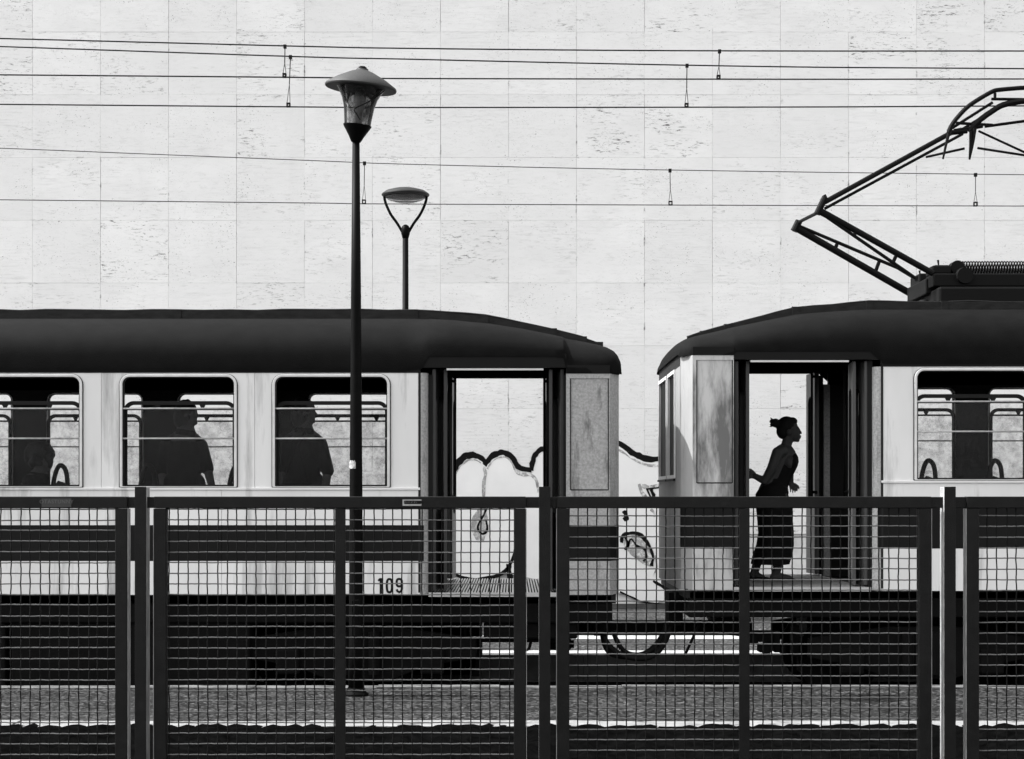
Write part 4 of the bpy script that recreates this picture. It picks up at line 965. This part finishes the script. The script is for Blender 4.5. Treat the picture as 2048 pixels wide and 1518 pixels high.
# ------------------------------------------------------------------ overhead wires
def catenary(label, d, mess, cont, drops, rm, rc):
    t = thing('overhead_line', label, 'overhead wire', P(cont[0][0], cont[0][1], d), 'overhead lines above the railcars')
    f = lambda tab, x: interp(tab, x)
    ext = lambda tab: [(tab[0][0] - 1500, tab[0][1] - 1500 * (tab[1][1] - tab[0][1]) / (tab[1][0] - tab[0][0]))] + tab + [(tab[-1][0] + 1500, tab[-1][1] + 1500 * (tab[-1][1] - tab[-2][1]) / (tab[-1][0] - tab[-2][0]))]
    for nm, tab, r_ in (('messenger_wire', mess, rm), ('contact_wire', cont, rc)):
        pts = spline(ext(tab), 10)
        MB().tube([P(x, y, d) for x, y in pts], r_, 6).build(nm, M_cat, t, smooth=True)
    for px, dxb in drops:
        y0 = interp(mess, px); y1 = interp(cont, px + dxb)
        dr = MB()
        sp_ = .55
        xm_ = px + dxb * sp_; ym = y0 + (y1 - y0) * sp_
        dr.tube([P(px, y0, d), P(xm_, ym, d)], .0045, 6)
        for k in (-1, 1): dr.tube([P(xm_, ym, d), P(px + dxb + k * 3.2, y1 - 7, d)], .003, 5)
        do = dr.build('dropper', M_cat, t)
        MB().box(PX(px - 3, d), PX(px + 3, d), d - .015, d + .015, PZ(y0 + 5, d), PZ(y0 - 2, d)).build('clamp', M_cat, do)
        cl = MB(); u = rm / rc
        a_, b__, c_, e_ = PX(px + dxb - 4, d), PX(px + dxb + 4, d), PZ(y1 + 1, d), PZ(y1 - 8, d)
        ring(cl, rrect(a_, b__, c_, e_, .003, 2), rrect(a_ + .012, b__ - .012, c_ + .013, e_ - .013, .002, 2), d - .015, d + .015).build('clamp', M_cat, do)
    return t
catenary('upper overhead line, highest of the three wire pairs, with short droppers', 15.2, [(43, 78), (620, 93), (800, 96.5), (1200, 100.5), (1600, 102), (2004, 102)], [(43, 150), (620, 155), (800, 157), (1600, 158.5), (2004, 158)], [(570, -1), (1439, -2)], .0065, .0065)
catenary('overhead line running just below the highest pair, with long droppers', 15.6, [(43, 94.5), (620, 114), (800, 118), (1200, 127), (1600, 134), (2004, 137)], [(43, 209), (620, 214), (800, 215), (1600, 214), (2004, 212)], [(581, -4), (1374, -1)], .0065, .0065)
catenary('thin lower overhead line, furthest from the train roof, close to the wall', 20.0, [(43, 298), (620, 321), (800, 328), (1200, 337.5), (1600, 344), (2004, 349)], [(43, 400), (620, 406), (800, 408), (1600, 411), (2004, 412)], [(729, -1), (1340, 1), (1951, 0)], .005, .0055)

# ------------------------------------------------------------------ fence
FD = 8.4
FX = lambda px: PX(px, FD)
FZ = lambda py: PZ(py, FD)
fz0 = -.03
def post(pc, label):
    x = FX(pc); t = thing('fence_post', label, 'fence post', (x, FD, -.11), 'square posts of the mesh fence')
    MB().box(x - .0275, x + .0275, FD - .0365, FD + .05, -.11, FZ(974)).build('shaft', M_side_lit, t, bevel=.003)  # pale all over so the post sides look lit
    MB().box(x - .0285, x + .0285, FD - .041, FD - .037, -.11, FZ(973.5)).build('dark_front', M_fence, t, bevel=.001)  # added dark front, leaving only the painted-light sides pale
    MB().box(x - .094, x + .094, FD - .012, FD + .012, FZ(1016), FZ(993.8)).build('bracket', M_fence, t, bevel=.003)
    MB().box(x - .075, x + .075, FD - .012, FD + .012, .10, .14).build('bracket', M_fence, t, bevel=.003)
    MB().box(x - .08, x + .08, FD - .08, FD + .08, -.112, -.092).build('base_plate', M_fence, t)
    return t
post(284.5, 'square fence post before the window with the standing hand-out passenger')
post(1089, 'square fence post in front of the open doorway of railcar 109')
post(1896, 'square fence post under the railcar window below the pantograph')
post(-520, 'square fence post at the outer end of the lettered fence panel')
post(2701, 'square fence post at the outer end of the panel past the pantograph')
CW, CHh = 19.45 * FD / F, 21.35 * FD / F
def panel(pa, pb_, mid, row0, label, coff, extra=None):
    xa_, xb_ = FX(pa), FX(pb_); t = thing('mesh_fence', label, 'fence', ((xa_ + xb_) / 2, FD, fz0), 'mesh panels of the fence')
    ztop, zr = FZ(993), FZ(1016.5); sw = .061; zb = fz0 + .0
    MB().box(xa_, xb_, FD - .03, FD + .03, zr, ztop).build('top_rail', M_fence, t, bevel=.004)
    MB().box(xa_, xb_, FD - .03, FD + .03, zb, zb + .06).build('bottom_rail', M_fence, t, bevel=.004)
    for x in (xa_, xb_ - sw): MB().box(x, x + sw, FD - .0285, FD + .0285, zb + .061, zr - .001).build('stile', M_fence, t, bevel=.004)
    for x0_ in (xa_ - .0035, xb_ + .0015): MB().box(x0_, x0_ + .002, FD - .026, FD + .03, zb + .001, zr - .002).build('lit_edge', M_side_lit, t)  # added pale slivers, painting light on the outer stile faces
    xm_ = FX(mid); MB().box(xm_ - .026, xm_ + .026, FD - .028, FD - .012, zb + .061, zr - .001).build('mid_bar', M_fence, t, bevel=.003)
    # crimped mesh: every wire a piece of its own
    wx0, wx1 = xa_ + sw - .01, xb_ - sw + .01; wz0, wz1 = zb + .05, zr + .006
    ncol = int((wx1 - wx0 - coff) / CW) + 1; nrow = int((FZ(row0) - wz0) / CHh) + 1
    Lh = wx1 - wx0; Lv = wz1 - wz0; yw = FD + .006; am = .0034
    def wire_mesh(L, cell, ph0, horiz, ph):
        m = MB(); q1, q2 = random.uniform(0, 6), random.uniform(0, 6); N = int(L / (cell / 4)); pts = []
        for k in range(N + 1):
            u = L * k / N; o = am * math.cos(math.pi * (u - ph0) / cell) * ph + random.uniform(-.0004, .0004); jt = random.uniform(-.0007, .0007) + .0007 * math.sin(u * 5.3 + q1) + .0006 * math.sin(u * 13 + q2)
            pts.append((u, o, jt) if horiz else (jt, o, u))
        m.tube(pts, .0034, 5); me = m.mesh('wire'); me.materials.append(M_wire_lit if horiz else M_wire_dark); me.shade_smooth(); return me
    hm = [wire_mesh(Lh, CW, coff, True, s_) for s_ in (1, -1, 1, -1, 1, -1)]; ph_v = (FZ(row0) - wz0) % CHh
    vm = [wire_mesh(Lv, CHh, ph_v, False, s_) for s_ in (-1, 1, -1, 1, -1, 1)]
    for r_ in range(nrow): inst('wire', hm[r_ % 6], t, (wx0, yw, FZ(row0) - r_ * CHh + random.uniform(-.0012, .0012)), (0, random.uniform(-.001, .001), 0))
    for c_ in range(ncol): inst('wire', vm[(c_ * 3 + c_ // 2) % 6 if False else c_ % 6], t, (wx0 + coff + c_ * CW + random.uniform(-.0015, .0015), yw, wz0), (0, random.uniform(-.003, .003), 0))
    return t
pA = panel(-494, 257, -125, 1018.5, 'mesh fence panel whose rail carries a dark lettered plate', .02)
pB = panel(310, 1052, 681.5, 1018.5, 'mesh fence panel with small pale plaque, before the lamp post', .019)
pC = panel(1114, 1860, 1487.5, 1031.5, 'mesh fence panel in front of the woman in the doorway', .006)
pD = panel(1931, 2675, 2302, 1031.5, 'mesh fence panel beyond the square post under the pantograph', .012)
# plaques on the rails
pq = MB().box(FX(806), FX(843.5), FD - .033, FD - .0302, FZ(1011.5), FZ(999)).build('plaque', M_plate, pB)
pm = MB().prism_y(rrect(FX(808.5), FX(844), FZ(1008), FZ(1001), .0065, 4), FD - .0345, FD - .0328)
pm.build('plaque_field', M_gblack, pq)
ps = MB()
for k, cx in enumerate((810.8, 814.5, 817.5, 820.5, 824.5, 830, 834)):
    if k in (0, 4, 5): stroke(ps, [(FX(cx) - .002, FZ(1005.8)), (FX(cx) + .002, FZ(1002.8))], .003, FD - .0352, .0006)
    else: stroke(ps, [(FX(cx), FZ(1006)), (FX(cx), FZ(1003))], .0014, FD - .0352, .0006)
ps.build('plaque_marks', mat('worn_mark', .10, .6), pq)
lp_ = MB().box(FX(87), FX(146), FD - .0325, FD - .0302, FZ(1014), FZ(997)).build('lettered_plate', mat('dark_plate', .012, .5), pA)
fc = bpy.data.curves.new('plate_letters', 'FONT'); fc.body = 'OTASTUNNY'; fc.size = .026; fc.extrude = .0003; fc.align_x = 'CENTER'; fc.align_y = 'CENTER'; fc.space_character = 1.12
fo = bpy.data.objects.new('tmp', fc); COL.objects.link(fo)
bpy.context.view_layer.update()
me = bpy.data.meshes.new_from_object(fo.evaluated_get(bpy.context.evaluated_depsgraph_get())); bpy.data.objects.remove(fo)
me.materials.clear(); me.materials.append(mat('faded_letter', .06, .6))
inst('plate_letters', me, lp_, (FX(116.5), FD - .0330, FZ(1003.5)), (R(90), 0, 0))

# ------------------------------------------------------------------ weeds along the kerb
def weed(px, d, n, hgt, label):
    x0 = PX(px, d); t = thing('weed', label, 'weed', (x0, d, -.11), 'weeds along the kerb'); m = MB()
    for k in range(n):
        a = random.uniform(0, 6.28); L = hgt * random.uniform(.5, 1.1); sp_ = random.uniform(.2, 1.1); w_ = random.uniform(.006, .016)
        o = Vector((x0 + random.uniform(-.12, .12), d + random.uniform(-.05, .05), -.11)); dv = Vector((math.cos(a) * sp_, math.sin(a) * sp_, 1)).normalized(); sd_ = Vector((-math.sin(a), math.cos(a), 0)) * w_
        p1 = o + dv * L * .55; p2 = o + dv * L + Vector((math.cos(a), math.sin(a), -.5)) * L * .3
        m.add([o - sd_ * .5, o + sd_ * .5, p1 + sd_, p1 - sd_, p2], [(0, 1, 2, 3), (3, 2, 4)])
    m.build('leaves', M_leafg, t)
weed(1415, 11.1, 60, .12, 'low leafy weed growing against the pale kerb in front of the railcars')
weed(1445, 11.15, 36, .09, 'small weed beside the larger one along the pale kerb')
weed(1340, 11.2, 16, .06, 'sparse weed sprig on the dark soil by the kerb, under the couplers')
weed(860, 11.2, 18, .06, 'weed sprig on the dark soil below the plaque on the fence')
